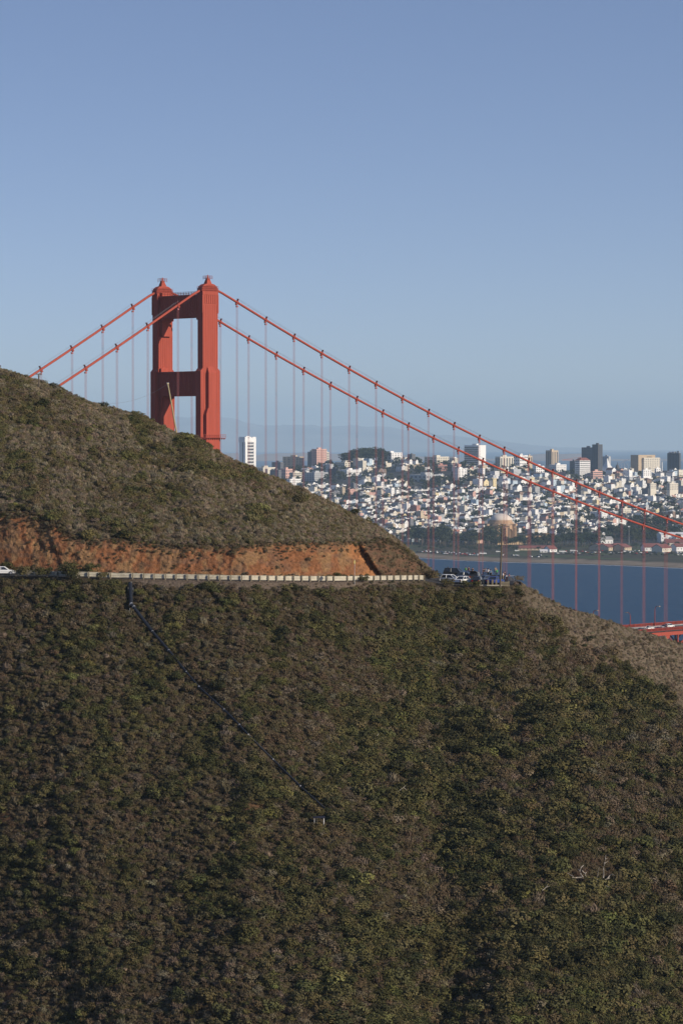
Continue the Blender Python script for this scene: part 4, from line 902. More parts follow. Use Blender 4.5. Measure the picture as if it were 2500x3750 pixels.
WC = {'white': (.80, .79, .765), 'cream': (.64, .59, .49), 'pale grey': (.42, .43, .44), 'pink': (.62, .38, .32), 'tan': (.52, .42, .30), 'dark grey': (.16, .16, .17), 'brown': (.24, .17, .13), 'pale blue': (.46, .55, .62), 'yellow': (.72, .60, .36), 'brick': (.40, .20, .16), 'charcoal': (.085, .085, .09)}
def frame_from_px(uL, uC, uR, vB, Y, g=G):
    c, s = math.cos(g), math.sin(g); P = ray(uC, vB, Y); zt = float(city_z(uC, Y))
    def along(dx, dy, ut):
        k = (ut - 1250) / F / math.cos(PITCH)          # X = k*Y on that column
        return (k * P.y - P.x) / (dx - k * dy)
    return P, along(c, s, uR), along(-s, c, uL)
LM = []
def building(name, cat, uL, uC, uR, vT, vB, Y, col, label, win=None, roof=None, extra=None, g=G, wincol=None, rows=None, cols=None, group='tall buildings along the city ridge'):
    P, L, W = frame_from_px(uL, uC, uR, vB, Y, g); L = max(L, 4); W = max(W, 4)
    H = float(zof(vT, Y)) - P.z; base = min(P.z, float(city_z(uC, Y))) - 12
    root = empty(name, (P.x, P.y, P.z), g); tag(root, label, cat, group); z0 = base - P.z
    m = MB(); m.box(0, L, 0, W, z0, H); wl = m.build('wall', M_wall, root); wl.color = (*WC[col], 1)
    m = MB(); m.box(.4, L - .4, .4, W - .4, H + .003, H + .6); 
    if roof == 'red': m = MB(); m.box(-.5, L + .5, -.5, W + .5, H + .003, H + 5.5, tx=L * .28, ty=W * .28)
    r_ = m.build('roof', M_roofr if roof == 'red' else M_roofg, root)
    if roof != 'red':
        m = MB(); m.box(L * .3, L * .6, W * .3, W * .6, H + .6, H + 4.2); ph = m.build('penthouse', M_wall, root); ph.color = (*WC[col], 1)
        m = MB()
        for (xa, xb, ya, yb) in ((0, L, 0, .3), (0, L, W - .3, W), (0, .3, .303, W - .303), (L - .3, L, .303, W - .303)): m.box(xa, xb, ya, yb, H, H + 1.1)
        pr = m.build('parapet', M_wall, root); pr.color = (*WC[col], 1)
    nr = rows or max(2, min(int(H / 3.3), 12)); nc = cols or max(2, min(int(L / 3.6), 7)); nn = max(1, min(int(W / 4.5), 4))
    while nr * (nc + nn) > 100: nr -= 1
    wm = M_win
    if win == 'grid':
        fh = H / nr; sx, sz = L / nc * .52, fh * .42
        m = MB(); m.box(-sx / 2, sx / 2, -.09, .02, -sz / 2, sz / 2); me1 = m.mesh('window', wm)
        sy = W / nn * .5; m = MB(); m.box(-.09, .02, -sy / 2, sy / 2, -sz / 2, sz / 2); me2 = m.mesh('window', wm)
        for i in range(nr):
            for j in range(nc): link('window', me1, root, (L * (j + .5) / nc, 0, fh * (i + .5)))
            for j in range(nn): link('window', me2, root, (0, W * (j + .5) / nn, fh * (i + .5)))
    elif win == 'bands':
        fh = H / nr
        m = MB(); m.box(.8, L - .8, -.09, .02, -fh * .22, fh * .22); me1 = m.mesh('window_band', wm); m = MB(); m.box(-.09, .02, .8, W - .8, -fh * .22, fh * .22); me2 = m.mesh('window_band', wm)
        for i in range(nr): link('window_band', me1, root, (0, 0, fh * (i + .5))); link('window_band', me2, root, (0, 0, fh * (i + .5)))
    elif win == 'stripes':
        m = MB(); m.box(-L / nc * .22, L / nc * .22, -.09, .02, 1.5, H - 2); me1 = m.mesh('window_strip', wm); m = MB(); m.box(-.09, .02, -W / nn * .2, W / nn * .2, 1.5, H - 2); me2 = m.mesh('window_strip', wm)
        for j in range(nc): link('window_strip', me1, root, (L * (j + .5) / nc, 0, 0))
        for j in range(nn): link('window_strip', me2, root, (0, W * (j + .5) / nn, 0))
    elif win == 'balconies':
        fh = H / nr
        m = MB(); m.box(L * .16, L * .84, -1.2, 0, -.2, .9); me1 = m.mesh('balcony', M_wall); m = MB(); m.box(L * .18, L * .82, -.08, .02, 1.0, fh * .72); me2 = m.mesh('window_band', wm)
        for i in range(nr): a_ = link('balcony', me1, root, (0, 0, fh * i + .3)); a_.color = (*WC[col], 1); link('window_band', me2, root, (0, 0, fh * i + .3))
        m = MB(); m.box(-.08, .02, W * .3, W * .45, 2, H - 2); m.build('window_strip', wm, root)
    if extra: extra(root, L, W, H)
    LM.append((label, uL, uR, vT, vB)); return root
def crown(root, L, W, H):
    m = MB(); m.box(-.8, L + .8, -.8, W + .8, H - 9.0, H - .9); o = m.build('crown', M_wall, root); o.color = (*WC['white'], 1)
    m = MB()
    for (a, b_) in ((0, .26), (.36, .58), (.68, 1)): m.box(L * a - .8 * (a == 0), L * b_, -.8, W, H - .9, H + 2.5)
    o = m.build('crown_merlon', M_wall, root); o.color = (*WC['white'], 1)
    for x_ in (0.0, 1.0):
        m = MB(); m.box(L * x_ * .80, L * x_ * .80 + L * .2, -1.0, 0, -20, H - 9); o = m.build('pier', M_wall, root); o.color = (*WC['white'], 1)
def dark_bays(root, L, W, H):
    pass
AB = 'apartment_building'; AC = 'apartment building'
building(AB, AC, 876, 897, 936, 1604, 1722, 6550, 'white', 'tall slender white apartment tower with flared crown, alone at the left where hill meets city', 'balconies', extra=crown, rows=22)
building(AB, AC, 931, 963.5, 1009, 1713, 1748, 6350, 'cream', 'low pale block with a dark recess just right of the white crowned tower', 'stripes', cols=2)
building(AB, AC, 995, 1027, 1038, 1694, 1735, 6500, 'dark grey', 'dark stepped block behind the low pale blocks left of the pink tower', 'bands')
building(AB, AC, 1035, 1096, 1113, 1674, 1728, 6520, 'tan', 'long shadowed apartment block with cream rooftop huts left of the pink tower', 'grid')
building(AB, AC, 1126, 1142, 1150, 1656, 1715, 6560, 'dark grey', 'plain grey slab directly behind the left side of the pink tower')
building(AB, AC, 1185, 1193, 1205, 1657, 1700, 6580, 'cream', 'narrow cream block behind the right side of the pink tower', 'bands')
building(AB, AC, 1141, 1159, 1196, 1646, 1711, 6480, 'pink', 'pink brick apartment tower with ragged roofline on the left ridge', 'grid', rows=10, cols=6)
building(AB, AC, 1112, 1151, 1201, 1732, 1773, 6150, 'pale grey', 'pale grey gridded block in front of and below the pink tower', 'grid', rows=6, cols=7)
building(AB, AC, 1060, 1073, 1105, 1732, 1752, 6200, 'cream', 'small cream banded block left of the pale grey gridded block', 'bands', rows=3)
building(AB, AC, 1024, 1046, 1071, 1719, 1752, 6250, 'pink', 'pale rose block with a white rooftop box above the hill edge', 'grid', rows=3, cols=3)
building(AB, AC, 1050, 1062, 1102, 1756, 1790, 6050, 'white', 'white terraced apartment block touching the hill edge below the rose block', 'grid', rows=5, cols=6)
building(AB, AC, 988, 1020, 1030, 1723, 1756, 6180, 'dark grey', 'dark low block at the hill edge left of the rose block', 'bands', rows=4)
building(AB, AC, 1230, 1262, 1303, 1694, 1724, 6330, 'cream', 'pale gridded block rising right behind the bright white block', 'grid', rows=4, cols=4)
building(AB, AC, 1243, 1270, 1316, 1722, 1773, 6150, 'white', 'bright white ten storey block with neat window grid at centre left', 'grid', rows=9, cols=6)
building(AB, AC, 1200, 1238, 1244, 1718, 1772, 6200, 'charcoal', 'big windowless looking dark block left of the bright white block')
building(AB, AC, 1315, 1322, 1341, 1719, 1742, 6250, 'cream', 'leftmost of three small cream blocks right of the bright white block', 'grid', rows=4, cols=2)
building(AB, AC, 1340, 1346, 1366, 1720, 1742, 6240, 'cream', 'middle of three small cream blocks right of the bright white block', 'grid', rows=4, cols=2)
building(AB, AC, 1366, 1371, 1382, 1716, 1734, 6260, 'tan', 'rightmost of three small cream blocks right of the bright white block', 'grid', rows=3, cols=2)
building(AB, AC, 1381, 1433, 1473, 1659, 1701, 6420, 'white', 'white slab with dark glazed side next to the wooded hilltop', 'grid', rows=7, cols=4)
building(AB, AC, 1390, 1413, 1433, 1697, 1722, 6320, 'cream', 'cream block with blank sunlit wall below the white slab by the wooded hilltop')
building(AB, AC, 1433, 1478, 1515, 1703, 1754, 6280, 'cream', 'large block with red brown vertical stripes right of the wooded hilltop', 'stripes', cols=4)
building(AB, AC, 1505, 1516, 1552, 1706, 1738, 6290, 'tan', 'plain pale block adjoining the striped one on the right', 'grid', rows=4, cols=5)
building('school_building', 'school', 1500, 1560, 1608, 1740, 1782, 6080, 'pale grey', 'long hipped grey institutional block with big windows at city centre', 'grid', rows=3, cols=5)
building(AB, AC, 1593, 1604, 1637, 1704, 1736, 6300, 'brick', 'squat pink brick block above the dark trees at centre', 'bands', rows=5)
building(AB, AC, 1637, 1656, 1661, 1702, 1738, 6320, 'dark grey', 'dark grey block immediately right of the squat pink brick block', 'bands', rows=5)
building(AB, AC, 1553, 1598, 1643, 1674, 1704, 6450, 'cream', 'wide cream stepped block on the ridge crest left of the bushy tree', 'grid', rows=4, cols=7)
building(AB, AC, 1658, 1677, 1709, 1718, 1776, 6120, 'white', 'narrow tall white tower with small windows in two columns at centre', 'grid', rows=11, cols=3)
building(AB, AC, 1708, 1714, 1739, 1721, 1751, 6230, 'cream', 'cream block right of the narrow white tower', 'grid', rows=5, cols=3)
building(AB, AC, 1739, 1744, 1762, 1721, 1750, 6240, 'cream', 'second cream block right of the narrow white tower', 'grid', rows=5, cols=2)
building(AB, AC, 1699, 1752, 1778, 1632, 1706, 6500, 'white', 'wide high rise with dark balconied side and blank white wall between the cables', None, extra=lambda r, L, W, H: [link('balcony', me_, r, (0, 0, 4 * i + 2)) for me_ in [ (lambda mb: (mb.box(-1.3, .02, 1, W - 1, 0, 1.9), mb.mesh('balcony', M_win))[1])(MB()) ] for i in range(int(H / 4))])
building(AB, AC, 1812, 1831, 1880, 1674, 1714, 6400, 'cream', 'cream apartment block with dark vertical strips left of the cable crossing', 'stripes', cols=5)
building(AB, AC, 1878, 1902, 1932, 1669, 1704, 6450, 'white', 'white block with sloping rooftop on the ridge behind the upper cable', 'grid', rows=3, cols=4)
building(AB, AC, 1926, 1934, 1948, 1671, 1695, 6520, 'tan', 'small tan tower on the ridge just right of the white sloping block', 'stripes', cols=2)
building(AB, AC, 1955, 1962, 1992, 1708, 1730, 6250, 'white', 'plain white block on the slope between the two cables', 'grid', rows=3, cols=4)
building(AB, AC, 1871, 1880, 1907, 1720, 1745, 6200, 'pale grey', 'pale block with blank walls below the lower cable at centre right')
building(AB, AC, 1997, 2019, 2043, 1651, 1705, 6650, 'tan', 'slim tan tower with vertical stripes against the bay', 'stripes', cols=3)
building(AB, AC, 2010, 2036, 2073, 1703, 1732, 6350, 'white', 'wide white balconied block at the foot of the slim tan tower', 'grid', rows=5, cols=7)
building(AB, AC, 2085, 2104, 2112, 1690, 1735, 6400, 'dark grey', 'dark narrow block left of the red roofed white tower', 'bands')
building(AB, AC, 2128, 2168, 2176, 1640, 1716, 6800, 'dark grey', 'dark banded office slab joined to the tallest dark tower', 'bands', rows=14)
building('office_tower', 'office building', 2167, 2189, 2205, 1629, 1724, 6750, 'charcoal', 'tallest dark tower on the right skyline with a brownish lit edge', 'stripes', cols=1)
building(AB, AC, 2104, 2122, 2160, 1686, 1757, 6250, 'white', 'white tower with red tiled roof in front of the dark slabs', 'bands', roof='red', rows=10)
building(AB, AC, 2161, 2171, 2205, 1727, 1750, 6250, 'pink', 'low banded block with pinkish floors right of the red roofed tower', 'bands', rows=3)
building('office_tower', 'office building', 2203, 2228, 2235, 1673, 1735, 7000, 'pale grey', 'flat grey slab behind the swooping white church roof')
building('hotel', 'hotel', 2332, 2357, 2416, 1678, 1728, 6500, 'cream', 'broad hotel block with a bright window lattice and tan box on top', 'grid', rows=8, cols=9, extra=lambda r, L, W, H: [setattr((lambda mb: (mb.box(-L * .22, L * .82, W * .3, W + 8, -10, H + 7), mb.build('rear_slab', M_wall, r))[1])(MB()), 'color', (.46, .36, .25, 1))])
building('office_tower', 'office building', 2442, 2486, 2491, 1661, 1722, 6700, 'charcoal', 'dark curved looking tower at the far right with a jagged roofline', 'stripes', cols=1, extra=lambda r, L, W, H: [(lambda mb: (mb.prism([(0, H), (L, H), (0, H + 6)], 1, 6), mb.prism([(0, H), (L, H), (L, H + 4)], W - 8, W - 1), mb.cyl(L / 2, W / 2, H, H + 4, 5), mb.build('roof_fin', M_galv, r)))(MB())])
building(AB, AC, 2349, 2355, 2384, 1722, 1743, 6200, 'white', 'small white stepped block below the hotel', 'grid', rows=3, cols=4)
building(AB, AC, 2396, 2402, 2418, 1717, 1734, 6280, 'white', 'little bright white block right below the hotel corner', 'grid', rows=3, cols=2)
building(AB, AC, 2376, 2381, 2402, 1772, 1790, 5900, 'cream', 'cream flats on the slope below the hotel', 'grid', rows=3, cols=4)
building(AB, AC, 2440, 2452, 2482, 1772, 1795, 5850, 'cream', 'long cream flats on the slope below the dark curved tower', 'grid', rows=3, cols=5)
building(AB, AC, 2160, 2202, 2226, 1876, 1902, 5450, 'white', 'white four storey block peeking below the lower cable at right', 'grid', rows=4, cols=4)
building(AB, AC, 2111, 2122, 2143, 1901, 1928, 5350, 'cream', 'cream block at the edge of the dark woods, centre right', 'grid', rows=4, cols=3)
building(AB, AC, 2272, 2281, 2310, 1864, 1882, 5500, 'cream', 'pale green tinted flats between the cables at right', 'grid', rows=3, cols=5)
building(AB, AC, 1759, 1771, 1790, 1796, 1815, 5850, 'white', 'small boxy cream block with dark base above the domed rotunda', None)
building(AB, AC, 1262, 1279, 1311, 1794, 1833, 5900, 'cream', 'cream mid rise with window grid above the hillside flats, left', 'grid', rows=6, cols=5)
# swooping white church
P = ray(2222, 1732, 6900); ch = empty('modern_church', P, G); tag(ch, 'swooping white concrete church roof beside the tallest dark tower', 'church')
m = MB(); n_ = 10; H_ = 32.0
for k in range(n_):
    z0_, z1_ = H_ * k / n_, H_ * (k + 1) / n_; w0, w1 = 17 * (1 - k / n_) ** 1.9 + 1.6, 17 * (1 - (k + 1) / n_) ** 1.9 + 1.6
    m.add([(-w0, -w0, z0_), (w0, -w0, z0_), (w0, w0, z0_), (-w0, w0, z0_), (-w1, -w1, z1_), (w1, -w1, z1_), (w1, w1, z1_), (-w1, w1, z1_)], [(0, 1, 5, 4), (1, 2, 6, 5), (2, 3, 7, 6), (3, 0, 4, 7)])
m.build('shell_roof', M_white, ch, smooth=False); m = MB(); m.box(-19, 19, -19, 19, -25, 0); m.build('podium', M_white, ch)
# domed civic tower
P = ray(2260, 1738, 6600); tw = empty('domed_tower', P, G); tag(tw, 'small tan bell tower with dark pointed dome against the bay, right of the white church', 'tower')
m = MB(); m.box(-9, 9, -9, 9, -20, 2); m.box(-4, 4, -4, 4, 2, 14); o = m.build('wall', M_wall, tw); o.color = (.42, .35, .26, 1); m = MB(); m.lathe([(4.2, 14), (4.0, 17), (2.6, 20), (.8, 22), (.3, 27)], 10); m.build('dome', mat('dark_slate', (.09, .09, .10), .6), tw)
# spire church at centre
P = ray(1694, 1866, 5700); cc = empty('church', P, G); tag(cc, 'stone church with a pale green spired tower and steep gabled front at centre', 'church')
m = MB(); m.box(-2.6, 2.6, -2.6, 2.6, -8, 16); o = m.build('bell_tower', M_wall, cc); o.color = (.42, .38, .32, 1); m = MB(); m.box(-2.9, 2.9, -2.9, 2.9, 16, 25, tx=2.7, ty=2.7); m.build('spire', mat('copper_green', (.25, .36, .32), .6), o)
m = MB(); m.prism([(3, -8), (19, -8), (19, 3), (11, 12), (3, 3)], -3, 26); o = m.build('nave', M_wall, cc); o.color = (.50, .42, .34, 1)
m = MB(); m.prism([(2.6, 2.6), (11, 12.1), (19.4, 2.6), (19.4, 3.3), (11, 12.9), (2.6, 3.3)], -3.1, 26.1); m.build('roof', mat('slate_roof', (.16, .16, .17), .8), cc)
# domed rotunda by the lagoon
P = ray(1833, 1986, 5000); P.z = 4.0; ro = empty('rotunda', P, G); tag(ro, 'tan classical rotunda with a pale ribbed dome among dark trees by the shore', 'monument')
stone = mat('tan_stone', (.42, .28, .17), .85, noise=.12, nscale=.2); domem = mat('pale_dome', (.66, .57, .48), .7, noise=.06, nscale=.1)
m = MB(); m.lathe([(21, 30.5), (21, 33.2), (18.6, 33.4), (18.2, 36.5), (17, 36.6)], 24); m.build('drum', stone, ro)
m = MB(); m.lathe([(17.2 * math.cos(a), 36.6 + 10.5 * math.sin(a)) for a in [k * math.pi / 20 for k in range(11)]], 28); m.build('dome', domem, ro, smooth=True)
for k in range(8):
    a = k * math.pi / 4 + .39; M_ = Matrix.Rotation(a, 4, 'Z') @ Matrix.Translation((20.5, 0, 0)); m = MB(); m.box(-3.4, 3.4, -4.6, 4.6, 0, 27.4, M=M_); pr = m.build('pier', stone, ro)
    for s in (-1, 1):
        m = MB(); q = M_ @ Vector((4.6, s * 3.2, 0)); m.cyl(q.x, q.y, 0, 25, 1.0, .85, 10); m.build('column', stone, pr)
    m = MB(); m.box(-4.0, 6.2, -4.9, 4.9, 27.4, 30.6, M=M_); m.build('entablature', stone, pr)
    a2 = a + math.pi / 8; M2 = Matrix.Rotation(a2, 4, 'Z') @ Matrix.Translation((19.5, 0, 0)); m = MB()
    arch = [(-5.2, 30.4), (-5.2, 17)] + [(-3.9 * math.cos(t_), 17 + 5.5 * math.sin(t_)) for t_ in [j * math.pi / 8 for j in range(9)]] + [(5.2, 17), (5.2, 30.4)]
    for j in range(len(arch) - 3):
        pass
    for j in range(8):
        t0, t1 = j * math.pi / 8, (j + 1) * math.pi / 8; xa, xb, za, zb = -3.9 * math.cos(t0), -3.9 * math.cos(t1), 17 + 5.5 * math.sin(t0), 17 + 5.5 * math.sin(t1)
        m.prism([(xa, za), (xb, zb), (xb, 29.5), (xa, 29.5)], -1.6, 1.6, M=M2 @ Matrix.Rotation(math.pi / 2, 4, 'Z'))
    m.build('arch', stone, ro)
for k in range(5):                                       # colonnade
    q = ray(1925 + 24 * k, 1990, 4960 + 8 * k); q.z = 4; cn = empty('colonnade_pavilion', q, G); tag(cn, ['tan columned pavilion just right of the domed rotunda', 'second tan columned pavilion right of the domed rotunda', 'third tan columned pavilion in the trees right of the rotunda', 'tall tan archway pavilion standing free of the trees', 'last tan columned pavilion by the red roofed sheds'][k], 'pavilion', 'colonnade pavilions by the rotunda')
    hh = 16 if k == 3 else 12
    for sx in (-1, 1):
        for sy in (-1, 1): m = MB(); m.cyl(sx * 3.4, sy * 3, 0, hh - 2.5, .9, .8, 8); m.build('column', stone, cn)
    m = MB(); m.box(-4.8, 4.8, -4.2, 4.2, hh - 2.5, hh); m.build('entablature', stone, cn)
q = ray(1868, 1998, 4900); q.z = 4; hl = empty('exhibition_hall', q, .35); tag(hl, 'long low ochre walled hall in front of the domed rotunda', 'hall')
m = MB(); m.box(-22, 22, 0, 14, 0, 6.5); o = m.build('wall', M_wall, hl); o.color = (.48, .34, .20, 1); m = MB(); m.box(-22.4, 22.4, -.4, 14.4, 6.503, 7.2, tx=.5, ty=3); m.build('roof', M_roofg, hl)
# long sheds and barracks with dark red roofs near the shore
def shed(name, u0, u1, v, Y, depth, h, rh, rz, wallc, label, ends=True, roofm=None, cat='building'):
    a_ = ray(u0, v, Y); b_ = ray(u1, v, Y); L = (b_ - a_).length / max(math.cos(rz), .2); a_.z = float(city_z(u0, Y)); root = empty(name, a_, rz); tag(root, label, cat, 'low buildings on the shore flats')
    m = MB(); m.box(0, L, 0, depth, -2, h); m.add([(0, 0, h), (0, depth, h), (0, depth / 2, h + rh), (L, 0, h), (L, depth, h), (L, depth / 2, h + rh)], [(0, 2, 1), (3, 4, 5)]); o = m.build('wall', M_wall, root); o.color = (*WC[wallc], 1)
    m = MB(); e = .7; m.prism([(-e, h - .3), (depth / 2, h + rh + .1), (depth + e, h - .3), (depth + e, h + .1), (depth / 2, h + rh + .6), (-e, h + .1)], -e, L + e, M=Matrix(((0, 1, 0, 0), (1, 0, 0, 0), (0, 0, 1, 0), (0, 0, 0, 1)))); m.build('roof', roofm or M_roofr, root)
    nw = max(2, min(int(L / 5), 14)); m = MB(); m.box(-.7, .7, -.09, .02, -.8, .8); wme = m.mesh('window', M_win)
    for k in range(nw): link('window', wme, root, (L * (k + .5) / nw, 0, h * .55))
    return root
S = 'shore_building'
shed(S, 1897, 2018, 2012, 4640, 16, 3.4, 3.0, .02, 'tan', 'very long low building with a dark red roof on the shore flats')
shed(S, 2012, 2040, 2022, 4560, 14, 4.5, 4.5, .6, 'white', 'white gabled building at the right end of the long dark red roof')
shed(S, 1978, 2004, 2022, 4550, 8, 2.2, 1.6, .1, 'white', 'small white tent like shed left of the white gabled building', roofm=M_white)
shed(S, 2199, 2245, 1992, 4850, 20, 10, 3.5, .25, 'white', 'two storey white building with shallow roof beside the dark woods', roofm=M_roofg)
for k, (u0, lab) in enumerate(((2203, 'leftmost of the gabled sheds with dark red roofs and pale fronts'), (2228, 'second of the gabled sheds with dark red roofs and pale fronts'), (2262, 'third of the gabled sheds with dark red roofs and pale fronts'), (2286, 'rightmost of the gabled sheds with dark red roofs and pale fronts'))):
    shed(S, u0, u0 + 30, 2012, 4640 - 20 * (k % 2), 22, 5, 4.5, .95, 'tan', lab)
shed(S, 2360, 2420, 2014, 4600, 24, 6, 5, .15, 'white', 'wide barracks with dark red roof left of the large white hall')
shed(S, 2424, 2462, 2018, 4560, 20, 6, 5, .8, 'cream', 'cream gabled barracks with red roof near the right edge')
shed(S, 2440, 2530, 1996, 4780, 24, 7, 5, .1, 'cream', 'long barracks with red roof below the large white hall at the right edge')
shed(S, 2476, 2540, 2016, 4590, 20, 7, 4, .35, 'white', 'white barracks with red roof cut by the right edge of the frame')
shed(S, 2420, 2540, 1972, 5000, 24, 13, 3, .2, 'white', 'large white two storey hall with pale roof at the right edge', roofm=M_white)
shed(S, 1700, 1782, 1968, 5000, 14, 4, 2, .1, 'tan', 'long low tan building among the trees left of the domed rotunda', roofm=M_roofg)
q = ray(2302, 1992, 4900); q.z = float(city_z(2302, 4900)); mt = empty('light_mast', q); tag(mt, 'tall thin floodlight mast in front of the dark woods', 'light mast')
m = MB(); m.tube([(0, 0, -1), (0, 0, 28)], [.5, .25], 6); m.build('pole', M_roofg, mt); m = MB(); m.box(-1.6, 1.6, -.5, .5, 27.8, 29.4); m.build('lamp_head', M_white, mt)
for (u, hgt, lab) in ((2279, 22, 'left of two faint harbour cranes on the bay behind the ridge'), (2291, 24, 'right of two faint harbour cranes on the bay behind the ridge')):
    q = ray(u, 1725, 9500); cr = empty('harbour_crane', q); tag(cr, lab, 'crane', 'harbour cranes'); st_ = mat('crane_blue', (.30, .34, .42), .6) if 'crane_blue' not in MATS else MATS['crane_blue']
    for s in (-6, 6):
        m = MB(); m.tube([(s, 0, -30), (s * .8, 0, hgt)], .9, 4); m.build('leg', st_, cr)
    m = MB(); m.tube([(-14, 0, hgt), (10, 0, hgt + 12)], .9, 4); m.tube([(-5, 0, hgt - 6), (5, 0, hgt - 6)], .8, 4); m.build('boom', st_, cr)
q = ray(2423, 1718, 6500); cm_ = empty('chimney', q); tag(cm_, 'thin white chimney stack right of the hotel', 'chimney'); m = MB(); m.cyl(0, 0, -10, 15, 1.3, 1.1, 10); m.build('stack', M_white, cm_); m = MB(); m.cyl(0, 0, 15, 15.8, 1.4, 1.4, 10); m.build('cap', M_roofg, cm_)
q = ray(2124, 1690, 6900); tc_ = empty('tower_crane', q, .3); tag(tc_, 'distant tower crane with a long faint jib left of the dark slabs', 'crane')
m = MB(); m.box(-1, 1, -1, 1, -40, 10); m.build('mast', mat('crane_red', (.45, .15, .10), .6), tc_); m = MB(); m.box(-44, 12, -.5, .5, 3, 4); m.tube([(-40, 0, 4), (0, 0, 10), (11, 0, 4)], .25, 4); m.build('jib', MATS['crane_red'], tc_)

# houses
def house_geo(L, W, H, kind, g, detail=True):
    """returns verts, quads, part index (0 wall, 1 roof, 2 window) in local coordinates"""
    V, Q, K = [], [], []
    def bx(x0, x1, y0, y1, z0, z1, k, top=None):
        b_ = len(V); V.extend([(x0, y0, z0), (x1, y0, z0), (x1, y1, z0), (x0, y1, z0), (x0, y0, z1), (x1, y0, z1), (x1, y1, z1), (x0, y1, z1)])
        for q in ((0, 1, 5, 4), (1, 2, 6, 5), (2, 3, 7, 6), (3, 0, 4, 7)): Q.append(tuple(b_ + i for i in q)); K.append(k)
        Q.append((b_ + 4, b_ + 5, b_ + 6, b_ + 7)); K.append(k if top is None else top)
    bx(0, L, 0, W, -7, H, 0, 1)
    if kind == 'gable':
        b_ = len(V); rh = W * .0 + L * .38; V.extend([(-.3, -.3, H), (L + .3, -.3, H), (L + .3, W + .3, H), (-.3, W + .3, H), (L / 2, -.3, H + rh), (L / 2, W + .3, H + rh)])
        Q.extend([(b_ + 0, b_ + 4, b_ + 5, b_ + 3), (b_ + 1, b_ + 2, b_ + 5, b_ + 4), (b_, b_ + 1, b_ + 4, b_ + 4), (b_ + 2, b_ + 3, b_ + 5, b_ + 5)]); K.extend([1, 1, 0, 0])
    elif kind == 'hip':
        b_ = len(V); rh = 2.6; i_ = min(L, W) * .42; V.extend([(-.4, -.4, H), (L + .4, -.4, H), (L + .4, W + .4, H), (-.4, W + .4, H), (i_, i_, H + rh), (L - i_, i_, H + rh), (L - i_, W - i_, H + rh), (i_, W - i_, H + rh)])
        for q in ((0, 1, 5, 4), (1, 2, 6, 5), (2, 3, 7, 6), (3, 0, 4, 7), (4, 5, 6, 7)): Q.append(tuple(b_ + i for i in q)); K.append(1)
    else:
        for (xa, xb, ya, yb) in ((0, L, 0, .25), (0, L, W - .25, W), (0, .25, .26, W - .26), (L - .25, L, .26, W - .26)): bx(xa, xb, ya, yb, H - .1, H + .9, 0)
        if g.rand() < .6: x_ = L * g.uniform(.2, .6); y_ = W * g.uniform(.2, .6); bx(x_, x_ + 2.6, y_, y_ + 3, H, H + 2.4, 0)
    if detail:
        nr = max(1, int(H / 3.2))
        for i in range(nr):
            for j in range(max(1, int(L / 3.4))):
                x_ = L * (j + .5) / max(1, int(L / 3.4)); z_ = H * (i + .55) / nr; bx(x_ - .5, x_ + .5, -.12, 0.05, z_ - .62, z_ + .62, 2)
            for j in range(max(1, int(W / 5.5))):
                y_ = W * (j + .5) / max(1, int(W / 5.5)); z_ = H * (i + .55) / nr; bx(-.12, 0.05, y_ - .55, y_ + .55, z_ - .7, z_ + .7, 2)
    return V, Q, K
HC = [('white', .44), ('cream', .16), ('pale grey', .14), ('pink', .03), ('tan', .05), ('dark grey', .07), ('brown', .04), ('pale blue', .03), ('yellow', .02), ('brick', .02)]
tot = sum(p for _, p in HC); gr_ = np.random.RandomState(23); H_list = []; T_list = []
keep_out = [(a, b_, c, d) for (_, a, b_, c, d) in LM]
def blocked(u, v0, v1, w_):
    for (a, b_, c, d) in keep_out:
        if a - 2 < u + w_ and u < b_ + 2 and v0 < d - 3 and v1 > (c + d) / 2 and True: return True
    return False
org = Vector((-160, 4900, 0))
for bi in range(-19, 30):
    for bj in range(-22, 34):
        for row in (0, 1):
            p = 0.0; rowh = gr_.uniform(7.0, 10.5)
            while p < 106:
                wl = gr_.uniform(6.2, 10.5); dl = gr_.uniform(11, 17); pp = bi * 120 + p; qq = bj * 66 + (0 if row == 0 else 48 - dl)
                x_ = org.x + pp * CG - qq * SG; y_ = org.y + pp * SG + qq * CG; p += wl + (gr_.uniform(2, 9) if gr_.rand() < .12 else .0)
                if not 4960 < y_ < 6600: continue
                u = 1250 + x_ / y_ * F
                if not 520 < u < 3000: continue
                z_ = float(city_z(u, y_)); v = float(vof(z_, y_))
                if gr_.rand() < .13: T_list.append((x_ + 4, y_ + 6, z_, gr_.uniform(8, 14))); continue
                if u > 2230 and 4960 < y_ < 5330 + 90 * math.sin(u / 60): continue         # woods on the right
                if 1770 < u < 2180 and y_ < 5200: continue
                if u < 1740 and y_ < 5030: continue
                hgt = rowh + gr_.uniform(-.9, .9)
                if y_ > 5900 and gr_.rand() < .24: hgt = gr_.uniform(13, 22); wl *= 1.4
                elif gr_.rand() < .08: hgt = gr_.uniform(13, 18)
                if blocked(u, v - hgt * F / y_, v, wl * F / y_): continue
                r_ = gr_.rand() * tot; c = 0
                while r_ > HC[c][1]: r_ -= HC[c][1]; c += 1
                kd = ('flat', 'gable', 'hip')[int(np.searchsorted([.62, .84], gr_.rand()))]
                H_list.append((y_, x_, z_, wl - .3, dl, hgt, HC[c][0], kd, u, v))
            # back yards
        for k in range(8):
            pp = bi * 120 + gr_.uniform(0, 118); qq = bj * 66 + (gr_.uniform(17, 31) if k < 8 else gr_.uniform(50, 64)); x_ = org.x + pp * CG - qq * SG; y_ = org.y + pp * SG + qq * CG; u = 1250 + x_ / y_ * F
            if 5000 < y_ < 6550 and 520 < u < 3000: T_list.append((x_, y_, float(city_z(u, y_)), gr_.uniform(7, 15)))
